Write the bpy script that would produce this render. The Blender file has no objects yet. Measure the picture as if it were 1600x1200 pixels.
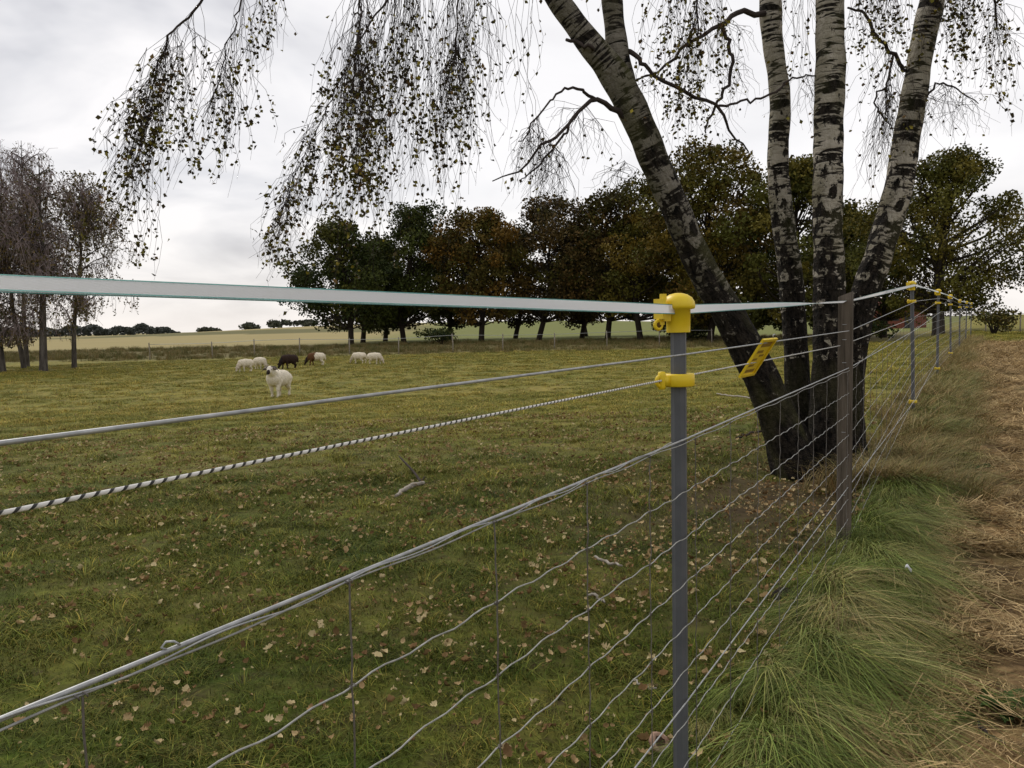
import bpy, math, random
import numpy as np
from mathutils import Vector, Matrix

random.seed(7)
rng = np.random.default_rng(11)
R = math.radians
scn = bpy.context.scene
COL = scn.collection

# ------------------------------------------------------------------ camera, sky, sun, exposure
F_PX, CAMZ, PITCH, ROLL = 1250.0, 1.22, R(4.2), R(-1.22)
cam = bpy.data.cameras.new('camera')
cam.lens, cam.sensor_width = 36.0 * F_PX / 1600.0, 36.0
cam.clip_start, cam.clip_end = 0.05, 9000
cam_ob = bpy.data.objects.new('camera', cam)
COL.objects.link(cam_ob)
RM = Matrix.Rotation(R(90) - PITCH, 3, 'X') @ Matrix.Rotation(ROLL, 3, 'Z')
cam_ob.matrix_world = Matrix.Translation((0, 0, CAMZ)) @ RM.to_4x4()
scn.camera = cam_ob

SUN_EL, SUN_AZ = R(46), R(-32)          # azimuth from +Y towards +X
world = bpy.data.worlds.new('World')
scn.world = world
world.use_nodes = True
wn, wl = world.node_tree.nodes, world.node_tree.links
wn.clear()
w_out = wn.new('ShaderNodeOutputWorld')
w_bg = wn.new('ShaderNodeBackground')
w_bg.inputs['Strength'].default_value = 0.1
sky = wn.new('ShaderNodeTexSky')
sky.sky_type = 'NISHITA'
sky.sun_disc = False
sky.sun_elevation = SUN_EL
sky.sun_rotation = SUN_AZ
tc = wn.new('ShaderNodeTexCoord')
sep = wn.new('ShaderNodeSeparateXYZ')
wl.new(tc.outputs['Generated'], sep.inputs[0])
addz = wn.new('ShaderNodeMath'); addz.operation = 'ADD'; addz.inputs[1].default_value = 0.22
maxz = wn.new('ShaderNodeMath'); maxz.operation = 'MAXIMUM'; maxz.inputs[1].default_value = 0.0
wl.new(sep.outputs['Z'], maxz.inputs[0]); wl.new(maxz.outputs[0], addz.inputs[0])
comb = wn.new('ShaderNodeCombineXYZ')
for ax in ('X', 'Y'):
    d = wn.new('ShaderNodeMath'); d.operation = 'DIVIDE'
    wl.new(sep.outputs[ax], d.inputs[0]); wl.new(addz.outputs[0], d.inputs[1])
    wl.new(d.outputs[0], comb.inputs[ax])
cn = wn.new('ShaderNodeTexNoise')
cn.inputs['Scale'].default_value = 1.35
cn.inputs['Detail'].default_value = 5.0
cn.inputs['Roughness'].default_value = 0.5
cn.inputs['Distortion'].default_value = 0.35
wl.new(comb.outputs[0], cn.inputs['Vector'])
cr = wn.new('ShaderNodeValToRGB')
cr.color_ramp.elements[0].position = 0.36
cr.color_ramp.elements[0].color = (0.44, 0.445, 0.49, 1)
cr.color_ramp.elements[1].position = 0.60
cr.color_ramp.elements[1].color = (0.97, 0.945, 0.945, 1)
e = cr.color_ramp.elements.new(0.48); e.color = (0.74, 0.735, 0.76, 1)
wl.new(cn.outputs['Fac'], cr.inputs['Fac'])
# brighter part of the cloud deck in front of the hidden sun
sund = Vector((math.sin(R(14)) * math.cos(R(20)), math.cos(R(14)) * math.cos(R(20)), math.sin(R(20))))
dot = wn.new('ShaderNodeVectorMath'); dot.operation = 'DOT_PRODUCT'
dot.inputs[1].default_value = sund
wl.new(tc.outputs['Generated'], dot.inputs[0])
mr = wn.new('ShaderNodeMapRange')
mr.inputs['From Min'].default_value = 0.80; mr.inputs['From Max'].default_value = 1.0
mr.inputs['To Min'].default_value = 0.0; mr.inputs['To Max'].default_value = 0.75
mr.interpolation_type = 'SMOOTHSTEP'
wl.new(dot.outputs['Value'], mr.inputs['Value'])
mixb = wn.new('ShaderNodeMixRGB'); mixb.inputs['Color2'].default_value = (1.02, 1.0, 1.0, 1)
wl.new(mr.outputs[0], mixb.inputs['Fac']); wl.new(cr.outputs[0], mixb.inputs['Color1'])
# creamy light low over the horizon
hz = wn.new('ShaderNodeMapRange')
hz.inputs['From Min'].default_value = 0.0; hz.inputs['From Max'].default_value = 0.16
hz.inputs['To Min'].default_value = 0.75; hz.inputs['To Max'].default_value = 0.0
wl.new(maxz.outputs[0], hz.inputs['Value'])
mixh = wn.new('ShaderNodeMixRGB'); mixh.inputs['Color2'].default_value = (0.97, 0.91, 0.86, 1)
wl.new(hz.outputs[0], mixh.inputs['Fac']); wl.new(mixb.outputs[0], mixh.inputs['Color1'])
scale_c = wn.new('ShaderNodeVectorMath'); scale_c.operation = 'SCALE'; scale_c.inputs['Scale'].default_value = 7.9
wl.new(mixh.outputs[0], scale_c.inputs[0])
mixs = wn.new('ShaderNodeMixRGB'); mixs.inputs['Fac'].default_value = 0.95
wl.new(sky.outputs[0], mixs.inputs['Color1']); wl.new(scale_c.outputs[0], mixs.inputs['Color2'])
wl.new(mixs.outputs[0], w_bg.inputs['Color']); wl.new(w_bg.outputs[0], w_out.inputs[0])

sl = bpy.data.lights.new('sun', 'SUN')
sl.energy = 1.2; sl.angle = R(12); sl.color = (1.0, 0.95, 0.87)
so = bpy.data.objects.new('sun', sl)
COL.objects.link(so)
so.location = (-10, 10, 30)
sv = Vector((math.sin(SUN_AZ) * math.cos(SUN_EL), math.cos(SUN_AZ) * math.cos(SUN_EL), math.sin(SUN_EL)))
so.rotation_euler = sv.to_track_quat('Z', 'Y').to_euler()
scn.view_settings.view_transform = 'Standard'
scn.view_settings.look = 'None'
scn.view_settings.exposure = 0.40
scn.view_settings.gamma = 1.0

# ------------------------------------------------------------------ where things stand
def P(px, py, Y):
    d = RM @ Vector(((px - 800) / F_PX, -(py - 600) / F_PX, -1))
    return Vector((0, 0, CAMZ)) + d * (Y / d.y)

_vp = RM @ Vector(((1545 - 800) / F_PX, -(491 - 600) / F_PX, -1))
FSL = _vp.x / _vp.y
FX0 = P(1061, 700, 1.85).x - FSL * 1.85
FN = 1 / math.hypot(1, FSL)
FDIR = Vector((FSL * FN, FN, 0))          # along the fence, away from the camera
FPER = Vector((FN, -FSL * FN, 0))         # towards the path
def fx(Y): return FX0 + FSL * Y
def sdist(X, Y): return (X - (FX0 + FSL * Y)) * FN
def ss(a, b, x):
    t = np.clip((x - a) / (b - a), 0, 1)
    return t * t * (3 - 2 * t)
def hsh(X, Y, f, p): return np.sin(X * f + p) * np.cos(Y * f * 1.13 + p * 1.7)
def gz(X, Y):
    X = np.asarray(X, float); Y = np.asarray(Y, float)
    s = sdist(X, Y)
    berm = np.interp(Y, [0, 4, 6.2, 7.8, 11.5, 20, 35, 80], [0, 0.01, 0.045, 0.2, 0.26, 0.3, 0.36, 0.4])
    w = ss(-3.5, 0.0, s)
    dip = -0.3 * ss(7, 18, Y) * ss(1, 9, -s) * (1 - 0.66 * ss(45, 70, Y))
    hill = 2.9 * ss(-150, -45, X) * ss(90, 300, Y) * (1 - 0.75 * ss(0, 90, X))
    und = 0.018 * hsh(X, Y, 1.7, 0.4) + 0.012 * hsh(X, Y, 4.1, 2.0) + 0.03 * hsh(X, Y, 0.45, 1.1)
    und = und * (1 - 0.8 * ss(50, 100, Y))
    strip = 0.05 * np.exp(-((s - 0.12) / 0.3) ** 2)
    return berm * w + dip + hill + und + strip
def hit(px, py):
    Y = 1.0
    while Y < 500:
        p = P(px, py, Y)
        if p.z <= gz(p.x, p.y):
            break
        Y *= 1.004
    p.z = float(gz(p.x, p.y))
    return p
def on(px, Y, dz=0.0):
    p = P(px, 520, Y)
    p.z = float(gz(p.x, p.y)) + dz
    return p

# ------------------------------------------------------------------ mesh and naming helpers
def tag(o, label=None, cat=None, group=None, kind=None):
    if label: o['label'] = label
    if cat: o['category'] = cat
    if group: o['group'] = group
    if kind: o['kind'] = kind
    return o
def empty(name, loc, rz=0.0):
    o = bpy.data.objects.new(name, None)
    o.empty_display_size = 0.2
    COL.objects.link(o)
    o.location = loc; o.rotation_euler = (0, 0, rz)
    return o
def copy_tree(o, parent=None):
    c = o.copy(); COL.objects.link(c); c.parent = parent
    for ch in list(o.children): copy_tree(ch, c)
    return c

class MB:
    def __init__(self): self.v, self.f4, self.f3, self.n, self.att, self.col = [], [], [], 0, [], []
    def add(self, v, f4=None, f3=None, att=None, col=None):
        v = np.asarray(v, float).reshape(-1, 3)
        if f4 is not None and len(f4): self.f4.append(np.asarray(f4, int).reshape(-1, 4) + self.n)
        if f3 is not None and len(f3): self.f3.append(np.asarray(f3, int).reshape(-1, 3) + self.n)
        self.v.append(v)
        self.att.append(np.zeros((len(v), 3)) if att is None else np.asarray(att, float))
        c = np.ones((len(v), 4))
        if col is not None: c[:, :3] = col
        self.col.append(c)
        self.n += len(v)
    def tube(self, pts, rad, n=6, cap=True, twist=0.0, col=None, l0=0.0):
        pts = np.asarray([tuple(p) for p in pts], float)
        m = len(pts)
        rad = np.full(m, rad) if np.isscalar(rad) else np.asarray(rad, float)
        t = np.gradient(pts, axis=0)
        t /= np.linalg.norm(t, axis=1)[:, None] + 1e-12
        a = np.array([0, 0, 1.0]) if abs(t[0][2]) < 0.9 else np.array([1.0, 0, 0])
        u = np.cross(t[0], a); u /= np.linalg.norm(u)
        U = np.zeros_like(pts)
        for i in range(m):
            u = u - t[i] * np.dot(u, t[i]); u /= np.linalg.norm(u) + 1e-12
            U[i] = u
        V = np.cross(t, U)
        ang = np.arange(n) / n * 2 * np.pi
        L = np.concatenate([[0], np.cumsum(np.linalg.norm(np.diff(pts, axis=0), axis=1))]) + l0
        A = ang[None, :] + twist * L[:, None]
        ring = pts[:, None, :] + rad[:, None, None] * (np.cos(A)[..., None] * U[:, None, :] + np.sin(A)[..., None] * V[:, None, :])
        att = np.stack([np.cos(ang)[None, :] * rad[:, None], np.sin(ang)[None, :] * rad[:, None], np.repeat(L[:, None], n, 1)], -1)
        i = np.arange(m - 1)[:, None] * n; j = np.arange(n)[None, :]; k = (j + 1) % n
        f = np.stack([i + j, i + k, i + n + k, i + n + j], -1).reshape(-1, 4)
        v = ring.reshape(-1, 3); att = att.reshape(-1, 3)
        f3 = None
        if cap:
            v = np.vstack([v, pts[0], pts[-1]])
            att = np.vstack([att, [0, 0, L[0]], [0, 0, L[-1]]])
            jj = np.arange(n); kk = (jj + 1) % n
            f3 = np.vstack([np.stack([np.full(n, m * n), kk, jj], -1),
                            np.stack([np.full(n, m * n + 1), (m - 1) * n + jj, (m - 1) * n + kk], -1)])
        self.add(v, f, f3, att, col)
    def box(self, c, size, rot=None, col=None):
        s = np.array(size) / 2.0
        v = np.array([[x, y, z] for x in (-1, 1) for y in (-1, 1) for z in (-1, 1)], float) * s
        if rot is not None: v = v @ np.array(rot).T
        v = v + np.array(c)
        self.add(v, [[0, 1, 3, 2], [4, 6, 7, 5], [0, 4, 5, 1], [2, 3, 7, 6], [0, 2, 6, 4], [1, 5, 7, 3]], col=col)
    def lathe(self, prof, n=20, c=(0, 0, 0)):
        prof = np.asarray(prof, float); m = len(prof)
        a = np.arange(n) / n * 2 * np.pi
        v = np.stack([prof[:, 0][:, None] * np.cos(a), prof[:, 0][:, None] * np.sin(a), np.repeat(prof[:, 1][:, None], n, 1)], -1).reshape(-1, 3) + np.array(c)
        i = np.arange(m - 1)[:, None] * n; j = np.arange(n)[None, :]; k = (j + 1) % n
        self.add(v, np.stack([i + j, i + k, i + n + k, i + n + j], -1).reshape(-1, 4))
    def leaves(self, cen, size, col=None, aspect=0.62, axis=None):
        """many leaf-sized, slightly folded faces, one at each centre"""
        cen = np.asarray(cen, float); k = len(cen)
        if k == 0: return
        size = np.broadcast_to(np.asarray(size, float), (k,))
        a = rng.normal(size=(k, 3)) if axis is None else axis + rng.normal(size=(k, 3)) * 0.5
        a /= np.linalg.norm(a, axis=1)[:, None]
        b = rng.normal(size=(k, 3)); b -= a * (a * b).sum(1)[:, None]; b /= np.linalg.norm(b, axis=1)[:, None]
        nrm = np.cross(a, b)
        h = size[:, None] * 0.5
        v = np.stack([cen - a * h, cen + b * h * aspect + nrm * h * 0.25 - a * h * 0.1, cen + a * h, cen - b * h * aspect + nrm * h * 0.25 - a * h * 0.1], 1).reshape(-1, 3)
        f = np.arange(k * 4).reshape(-1, 4)
        c = None if col is None else np.repeat(np.asarray(col), 4, axis=0)
        self.add(v, f, col=c)
    def mesh(self, name, smooth=True):
        me = bpy.data.meshes.new(name)
        v = np.vstack(self.v)
        f4 = np.vstack(self.f4) if self.f4 else np.zeros((0, 4), int)
        f3 = np.vstack(self.f3) if self.f3 else np.zeros((0, 3), int)
        me.vertices.add(len(v)); me.vertices.foreach_set('co', v.astype(np.float32).ravel())
        loops = np.concatenate([f4.ravel(), f3.ravel()])
        me.loops.add(len(loops)); me.loops.foreach_set('vertex_index', loops.astype(np.int32))
        tot = np.concatenate([np.full(len(f4), 4), np.full(len(f3), 3)]).astype(np.int32)
        st = np.concatenate([[0], np.cumsum(tot)[:-1]]).astype(np.int32) if len(tot) else np.zeros(0, np.int32)
        me.polygons.add(len(tot)); me.polygons.foreach_set('loop_start', st); me.polygons.foreach_set('loop_total', tot)
        me.polygons.foreach_set('use_smooth', np.full(len(tot), smooth))
        at = me.attributes.new('skin_pos', 'FLOAT_VECTOR', 'POINT'); at.data.foreach_set('vector', np.vstack(self.att).astype(np.float32).ravel())
        ca = me.attributes.new('tint', 'FLOAT_COLOR', 'POINT'); ca.data.foreach_set('color', np.vstack(self.col).astype(np.float32).ravel())
        me.update(calc_edges=True); me.validate()
        return me
    def build(self, name, mat, parent=None, smooth=True, local=None):
        me = self.mesh(name, smooth)
        if local is not None:
            me.transform(Matrix.Translation(-Vector(local)))
        me.materials.append(mat)
        o = bpy.data.objects.new(name, me)
        COL.objects.link(o)
        if parent is not None: o.parent = parent
        elif local is not None: o.location = local
        return o

def smooth_path(ctrl, n):
    """Catmull-Rom through rows of (x, y, z, r...)"""
    c = np.asarray(ctrl, float)
    c = np.vstack([2 * c[0] - c[1], c, 2 * c[-1] - c[-2]])
    out = []
    m = len(c) - 3
    for t in np.linspace(0, m - 1e-6, n):
        i = int(t); u = t - i
        p0, p1, p2, p3 = c[i], c[i + 1], c[i + 2], c[i + 3]
        out.append(0.5 * (2 * p1 + (p2 - p0) * u + (2 * p0 - 5 * p1 + 4 * p2 - p3) * u * u + (3 * p1 - p0 - 3 * p2 + p3) * u ** 3))
    return np.array(out)

# ------------------------------------------------------------------ materials
class NT:
    def __init__(self, name):
        self.m = bpy.data.materials.new(name); self.m.use_nodes = True
        self.n, self.l = self.m.node_tree.nodes, self.m.node_tree.links
        self.b = self.n['Principled BSDF']
        self.b.inputs['Specular IOR Level'].default_value = 0.12
    def node(self, t, **kw):
        x = self.n.new(t)
        for k, v in kw.items(): setattr(x, k, v)
        return x
    def link(self, a, b): self.l.new(a, b)
    def noise(self, vec, scale, detail=3, rough=0.55, dist=0.0):
        x = self.node('ShaderNodeTexNoise')
        x.inputs['Scale'].default_value = scale; x.inputs['Detail'].default_value = detail
        x.inputs['Roughness'].default_value = rough; x.inputs['Distortion'].default_value = dist
        if vec is not None: self.link(vec, x.inputs['Vector'])
        return x.outputs['Fac']
    def ramp(self, fac, stops):
        x = self.node('ShaderNodeValToRGB')
        el = x.color_ramp.elements
        for i, (p, c) in enumerate(stops):
            q = el[i] if i < 2 else el.new(p)
            q.position = p; q.color = (*c, 1)
        self.link(fac, x.inputs['Fac'])
        return x.outputs['Color']
    def mix(self, fac, a, b, mode='MIX'):
        x = self.node('ShaderNodeMixRGB', blend_type=mode)
        for s, v in (('Fac', fac), ('Color1', a), ('Color2', b)):
            if isinstance(v, (int, float)): x.inputs[s].default_value = v
            elif isinstance(v, tuple): x.inputs[s].default_value = (*v, 1)
            else: self.link(v, x.inputs[s])
        return x.outputs['Color']
    def math(self, op, a, b=0.0):
        x = self.node('ShaderNodeMath', operation=op)
        for i, v in enumerate((a, b)):
            if isinstance(v, (int, float)): x.inputs[i].default_value = v
            else: self.link(v, x.inputs[i])
        return x.outputs[0]
    def bump(self, h, strength=0.4, dist=0.01):
        x = self.node('ShaderNodeBump'); x.inputs['Strength'].default_value = strength; x.inputs['Distance'].default_value = dist
        self.link(h, x.inputs['Height']); self.link(x.outputs[0], self.b.inputs['Normal'])
    def attr(self, name, out='Vector'): return self.node('ShaderNodeAttribute', attribute_name=name).outputs[out]
    def pos(self): return self.node('ShaderNodeNewGeometry').outputs['Position']
    def obj(self): return self.node('ShaderNodeTexCoord').outputs['Object']
    def scaled(self, vec, s):
        x = self.node('ShaderNodeMapping'); x.inputs['Scale'].default_value = s
        self.link(vec, x.inputs['Vector']); return x.outputs[0]
    def rand(self): return self.node('ShaderNodeObjectInfo').outputs['Random']
    def out(self, col, rough=0.8, metal=0.0):
        if isinstance(col, tuple): self.b.inputs['Base Color'].default_value = (*col, 1)
        else: self.link(col, self.b.inputs['Base Color'])
        self.b.inputs['Roughness'].default_value = rough; self.b.inputs['Metallic'].default_value = metal
        return self.m

def simple(name, c1, c2, scale=8.0, rough=0.7, metal=0.0, bump=0.0, spec=0.3):
    t = NT(name)
    f = t.noise(t.obj(), scale, 4)
    c = t.ramp(f, [(0.3, c1), (0.7, c2)])
    if bump: t.bump(f, bump)
    t.b.inputs['Specular IOR Level'].default_value = spec
    return t.out(c, rough, metal)

def grass_colour(t):
    """shared colour of the sward: patches of green, olive and dry yellow laid out in the field itself"""
    p = t.pos()
    big = t.noise(p, 0.75, 4, 0.62)
    col = t.ramp(big, [(0.36, (0.060, 0.098, 0.014)), (0.64, (0.245, 0.215, 0.040)), (0.5, (0.145, 0.155, 0.024))])
    med = t.noise(p, 3.2, 3, 0.6)
    col = t.mix(t.ramp(med, [(0.42, (0, 0, 0)), (0.66, (0.8, 0.8, 0.8))]), col, (0.215, 0.175, 0.050))
    col2 = t.mix(t.ramp(t.noise(p, 1.3, 2), [(0.5, (0, 0, 0)), (0.66, (0.75, 0.75, 0.75))]), col, (0.045, 0.082, 0.012))
    # the sward is mossy and darker green by the fence, drier and yellower further out
    sy = t.node('ShaderNodeSeparateXYZ'); t.link(p, sy.inputs[0])
    far = t.node('ShaderNodeMapRange'); t.link(t.math('ADD', sy.outputs['Y'], t.math('MULTIPLY', t.noise(p, 0.5, 2), 6.0)), far.inputs['Value'])
    far.inputs['From Min'].default_value = 7.5; far.inputs['From Max'].default_value = 16.0
    dry = t.mix(0.5, t.mix(1.0, col2, (1.5, 1.4, 1.25), 'MULTIPLY'), (0.27, 0.255, 0.055))
    near = t.mix(1.0, col2, (0.54, 0.68, 0.48), 'MULTIPLY')
    col2 = t.mix(far.outputs[0], near, dry)
    return p, col2

def m_grass_blade():
    t = NT('pasture_blade')
    p, col = grass_colour(t)
    r = t.rand()
    col = t.mix(t.ramp(r, [(0.0, (0, 0, 0)), (1.0, (1, 1, 1))]), t.mix(0.45, col, (0.04, 0.06, 0.010)), t.mix(0.28, col, (0.27, 0.25, 0.06)))
    col = t.mix(1.0, col, t.attr('tint', 'Color'), 'MULTIPLY')
    t.b.inputs['Specular IOR Level'].default_value = 0.06
    return t.out(col, 0.65)

def m_ground():
    t = NT('pasture_soil')
    p, col = grass_colour(t)
    fine = t.noise(p, 14, 5, 0.65)
    col = t.mix(t.ramp(fine, [(0.35, (0, 0, 0)), (0.7, (1, 1, 1))]), t.mix(1.0, col, (0.45, 0.42, 0.40), 'MULTIPLY'), t.mix(1.0, col, (1.2, 1.15, 1.1), 'MULTIPLY'))
    streak = t.noise(t.scaled(p, (0.12, 0.5, 1)), 1.0, 4)
    col = t.mix(t.ramp(streak, [(0.45, (0, 0, 0)), (0.7, (0.5, 0.5, 0.5))]), col, (0.22, 0.18, 0.055))
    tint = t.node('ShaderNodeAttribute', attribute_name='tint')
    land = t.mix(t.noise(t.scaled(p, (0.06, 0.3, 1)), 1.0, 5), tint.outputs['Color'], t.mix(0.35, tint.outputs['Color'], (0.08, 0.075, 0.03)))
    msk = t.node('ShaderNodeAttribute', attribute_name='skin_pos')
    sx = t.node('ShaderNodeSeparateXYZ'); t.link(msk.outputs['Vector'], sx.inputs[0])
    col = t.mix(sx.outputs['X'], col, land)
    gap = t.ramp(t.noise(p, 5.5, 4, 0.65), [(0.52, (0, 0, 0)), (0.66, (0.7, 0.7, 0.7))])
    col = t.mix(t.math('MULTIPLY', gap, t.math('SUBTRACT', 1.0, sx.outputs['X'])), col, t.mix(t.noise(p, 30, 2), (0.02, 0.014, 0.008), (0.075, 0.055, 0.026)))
    # trodden leaf-littered earth under the birch, colour deepened to paint in contact shade
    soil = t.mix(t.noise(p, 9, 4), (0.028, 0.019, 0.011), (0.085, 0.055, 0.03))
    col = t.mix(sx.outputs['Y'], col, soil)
    t.bump(fine, 0.5, 0.015)
    return t.out(col, 0.95)

def m_path():
    t = NT('dry_cut_grass')
    p = t.pos()
    a = t.noise(t.scaled(p, (3, 9, 1)), 2.0, 6, 0.7, 0.6)
    b = t.noise(p, 1.2, 3)
    col = t.ramp(a, [(0.25, (0.06, 0.035, 0.015)), (0.72, (0.54, 0.375, 0.18)), (0.5, (0.33, 0.215, 0.098))])
    col = t.mix(t.ramp(b, [(0.52, (0, 0, 0)), (0.68, (0.7, 0.7, 0.7))]), col, (0.085, 0.085, 0.025))
    c2 = t.noise(p, 3.4, 5, 0.65, 0.5)
    col = t.mix(t.ramp(c2, [(0.47, (0, 0, 0)), (0.58, (0.95, 0.95, 0.95))]), col, t.mix(t.noise(p, 25, 3), (0.04, 0.024, 0.013), (0.15, 0.09, 0.045)))
    t.bump(a, 0.9, 0.03)
    return t.out(col, 0.95)

def m_blade(name, stops, rough=0.6):
    t = NT(name)
    col = t.ramp(t.rand(), stops)
    col = t.mix(t.math('MULTIPLY', t.noise(t.pos(), 2.5, 2), 0.5), col, (0.1, 0.1, 0.03))
    col = t.mix(1.0, col, t.attr('tint', 'Color'), 'MULTIPLY')
    t.b.inputs['Specular IOR Level'].default_value = 0.06
    return t.out(col, rough)

def m_leaf(name, rough=0.6, sub=0.0):
    t = NT(name)
    col = t.attr('tint', 'Color')
    t.b.inputs['Specular IOR Level'].default_value = 0.06
    return t.out(col, rough)

def m_birch_bark(name='birch_bark', mossy=0.6, pale=1.0):
    t = NT(name)
    q = t.attr('skin_pos')
    sx = t.node('ShaderNodeSeparateXYZ'); t.link(q, sx.inputs[0])
    zz = t.math('MULTIPLY', t.node('ShaderNodeSeparateXYZ').outputs['Z'], 1.0)
    pz = t.node('ShaderNodeSeparateXYZ'); t.link(t.pos(), pz.inputs[0])
    hgt = t.node('ShaderNodeMapRange'); t.link(pz.outputs['Z'], hgt.inputs['Value'])
    hgt.inputs['From Min'].default_value = 0.3; hgt.inputs['From Max'].default_value = 3.3
    hgt.inputs['To Min'].default_value = 0.0; hgt.inputs['To Max'].default_value = 1.0
    lent = t.noise(t.scaled(q, (2.2, 2.2, 13)), 2.0, 4, 0.6, 0.5)      # dark bands round the stem
    fine = t.noise(t.scaled(q, (5, 5, 60)), 2.0, 3, 0.6)
    plate = t.noise(t.scaled(q, (6, 6, 5.0)), 2.2, 6, 0.68, 0.35)          # rough fissured plates
    white = t.ramp(t.noise(t.scaled(q, (3, 3, 1.5)), 1.5, 3), [(0.3, (0.19 * pale, 0.17 * pale, 0.115 * pale)), (0.7, (0.50 * pale, 0.45 * pale, 0.38 * pale))])
    white = t.mix(t.ramp(fine, [(0.55, (0, 0, 0)), (0.7, (0.55, 0.55, 0.55))]), white, (0.11, 0.09, 0.065))
    dark = t.ramp(t.noise(t.scaled(q, (1, 1, 0.45)), 34, 5, 0.7), [(0.38, (0.004, 0.0035, 0.003)), (0.74, (0.055, 0.044, 0.034))])
    band = t.ramp(lent, [(0.515, (0, 0, 0)), (0.56, (1, 1, 1))])
    col_top = t.mix(band, white, dark)
    low = t.math('ADD', plate, t.math('MULTIPLY', t.math('SUBTRACT', hgt.outputs[0], 0.52), 0.34))
    rough_mask = t.ramp(low, [(0.485, (1, 1, 1)), (0.53, (0, 0, 0))])
    col = t.mix(rough_mask, col_top, dark)
    moss = t.ramp(t.noise(t.scaled(q, (3, 3, 1)), 1.1, 2), [(0.48, (0, 0, 0)), (0.68, (mossy,) * 3)])
    col = t.mix(moss, col, (0.10, 0.098, 0.035))
    hb = t.math('ADD', t.math('ADD', plate, t.math('MULTIPLY', lent, -0.6)), t.math('MULTIPLY', t.noise(t.scaled(q, (1, 1, 0.4)), 34, 4, 0.7), 0.8))
    t.bump(hb, 1.0, 0.05)
    return t.out(col, 0.85)

def m_bark(name, c1, c2, scale=6.0):
    t = NT(name)
    f = t.noise(t.scaled(t.attr('skin_pos'), (3, 3, 0.6)), scale, 5, 0.7)
    t.bump(f, 0.9, 0.04)
    return t.out(t.ramp(f, [(0.3, c1), (0.7, c2)]), 0.95)

def m_rope():
    t = NT('twisted_rope')
    sx = t.node('ShaderNodeSeparateXYZ'); t.link(t.attr('skin_pos'), sx.inputs[0])
    at2 = t.node('ShaderNodeMath', operation='ARCTAN2'); t.link(sx.outputs['Y'], at2.inputs[0]); t.link(sx.outputs['X'], at2.inputs[1])
    v = t.math('ADD', t.math('MULTIPLY', at2.outputs[0], 0.159155), t.math('DIVIDE', sx.outputs['Z'], 0.0128))
    fr = t.math('FRACT', v)
    col = t.ramp(fr, [(0.27, (0.05, 0.05, 0.05)), (0.35, (0.68, 0.66, 0.62))])
    t.bump(t.math('ABSOLUTE', t.math('SUBTRACT', fr, 0.5)), 0.8, 0.002)
    return t.out(col, 0.7)

def m_tape():
    t = NT('woven_tape')
    sx = t.node('ShaderNodeSeparateXYZ'); t.link(t.attr('skin_pos'), sx.inputs[0])
    w = t.math('SINE', t.math('MULTIPLY', sx.outputs['Z'], 900))
    u = t.math('SINE', t.math('MULTIPLY', sx.outputs['X'], 3200))
    f = t.math('ADD', t.math('MULTIPLY', t.math('MULTIPLY', w, u), 0.25), 0.5)
    col = t.ramp(f, [(0.2, (0.66, 0.66, 0.68)), (0.8, (0.92, 0.915, 0.92))])
    t.bump(f, 0.5, 0.001)
    t.out(col, 0.55)
    tr_ = t.node('ShaderNodeBsdfTranslucent'); tr_.inputs['Color'].default_value = (0.97, 0.97, 0.98, 1)
    mx = t.node('ShaderNodeMixShader'); mx.inputs[0].default_value = 0.62
    t.link(t.b.outputs[0], mx.inputs[1]); t.link(tr_.outputs[0], mx.inputs[2])
    t.link(mx.outputs[0], t.n['Material Output'].inputs['Surface'])
    return t.m

def m_wood_post():
    t = NT('weathered_wood')
    o = t.obj()
    f = t.noise(t.scaled(o, (14, 14, 0.9)), 3.0, 6, 0.7, 0.4)
    col = t.ramp(f, [(0.3, (0.040, 0.032, 0.024)), (0.7, (0.165, 0.135, 0.105))])
    t.bump(f, 0.9, 0.006)
    return t.out(col, 0.9)

def m_sheep(name, wool, face, patch=None, axis_from=0.43, dark_front=None):
    t = NT(name)
    o = t.obj()
    f = t.noise(o, 16, 4, 0.7)
    w2 = tuple(c * 0.72 for c in wool)
    col = t.ramp(f, [(0.3, w2), (0.65, wool)])
    sx = t.node('ShaderNodeSeparateXYZ'); t.link(o, sx.inputs[0])
    if patch is not None:
        pf = t.math('ADD', sx.outputs['X'], t.math('MULTIPLY', t.noise(o, 5, 2), 0.3))
        col = t.mix(t.ramp(pf, [(0.14, (0, 0, 0)), (0.17, (1, 1, 1))]), col, patch)
    fm = t.math('ADD', sx.outputs['X'], t.math('MULTIPLY', t.noise(o, 9, 2), 0.04))
    col = t.mix(t.ramp(fm, [(axis_from, (0, 0, 0)), (axis_from + 0.02, (1, 1, 1))]), col, face)
    if dark_front:
        col = t.mix(t.ramp(fm, [(dark_front, (0, 0, 0)), (dark_front + 0.015, (1, 1, 1))]), col, (0.03, 0.022, 0.018))
    leg = t.math('ADD', sx.outputs['Z'], 0.0)
    t.bump(f, 0.8, 0.03)
    return t.out(col, 0.95)

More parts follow.
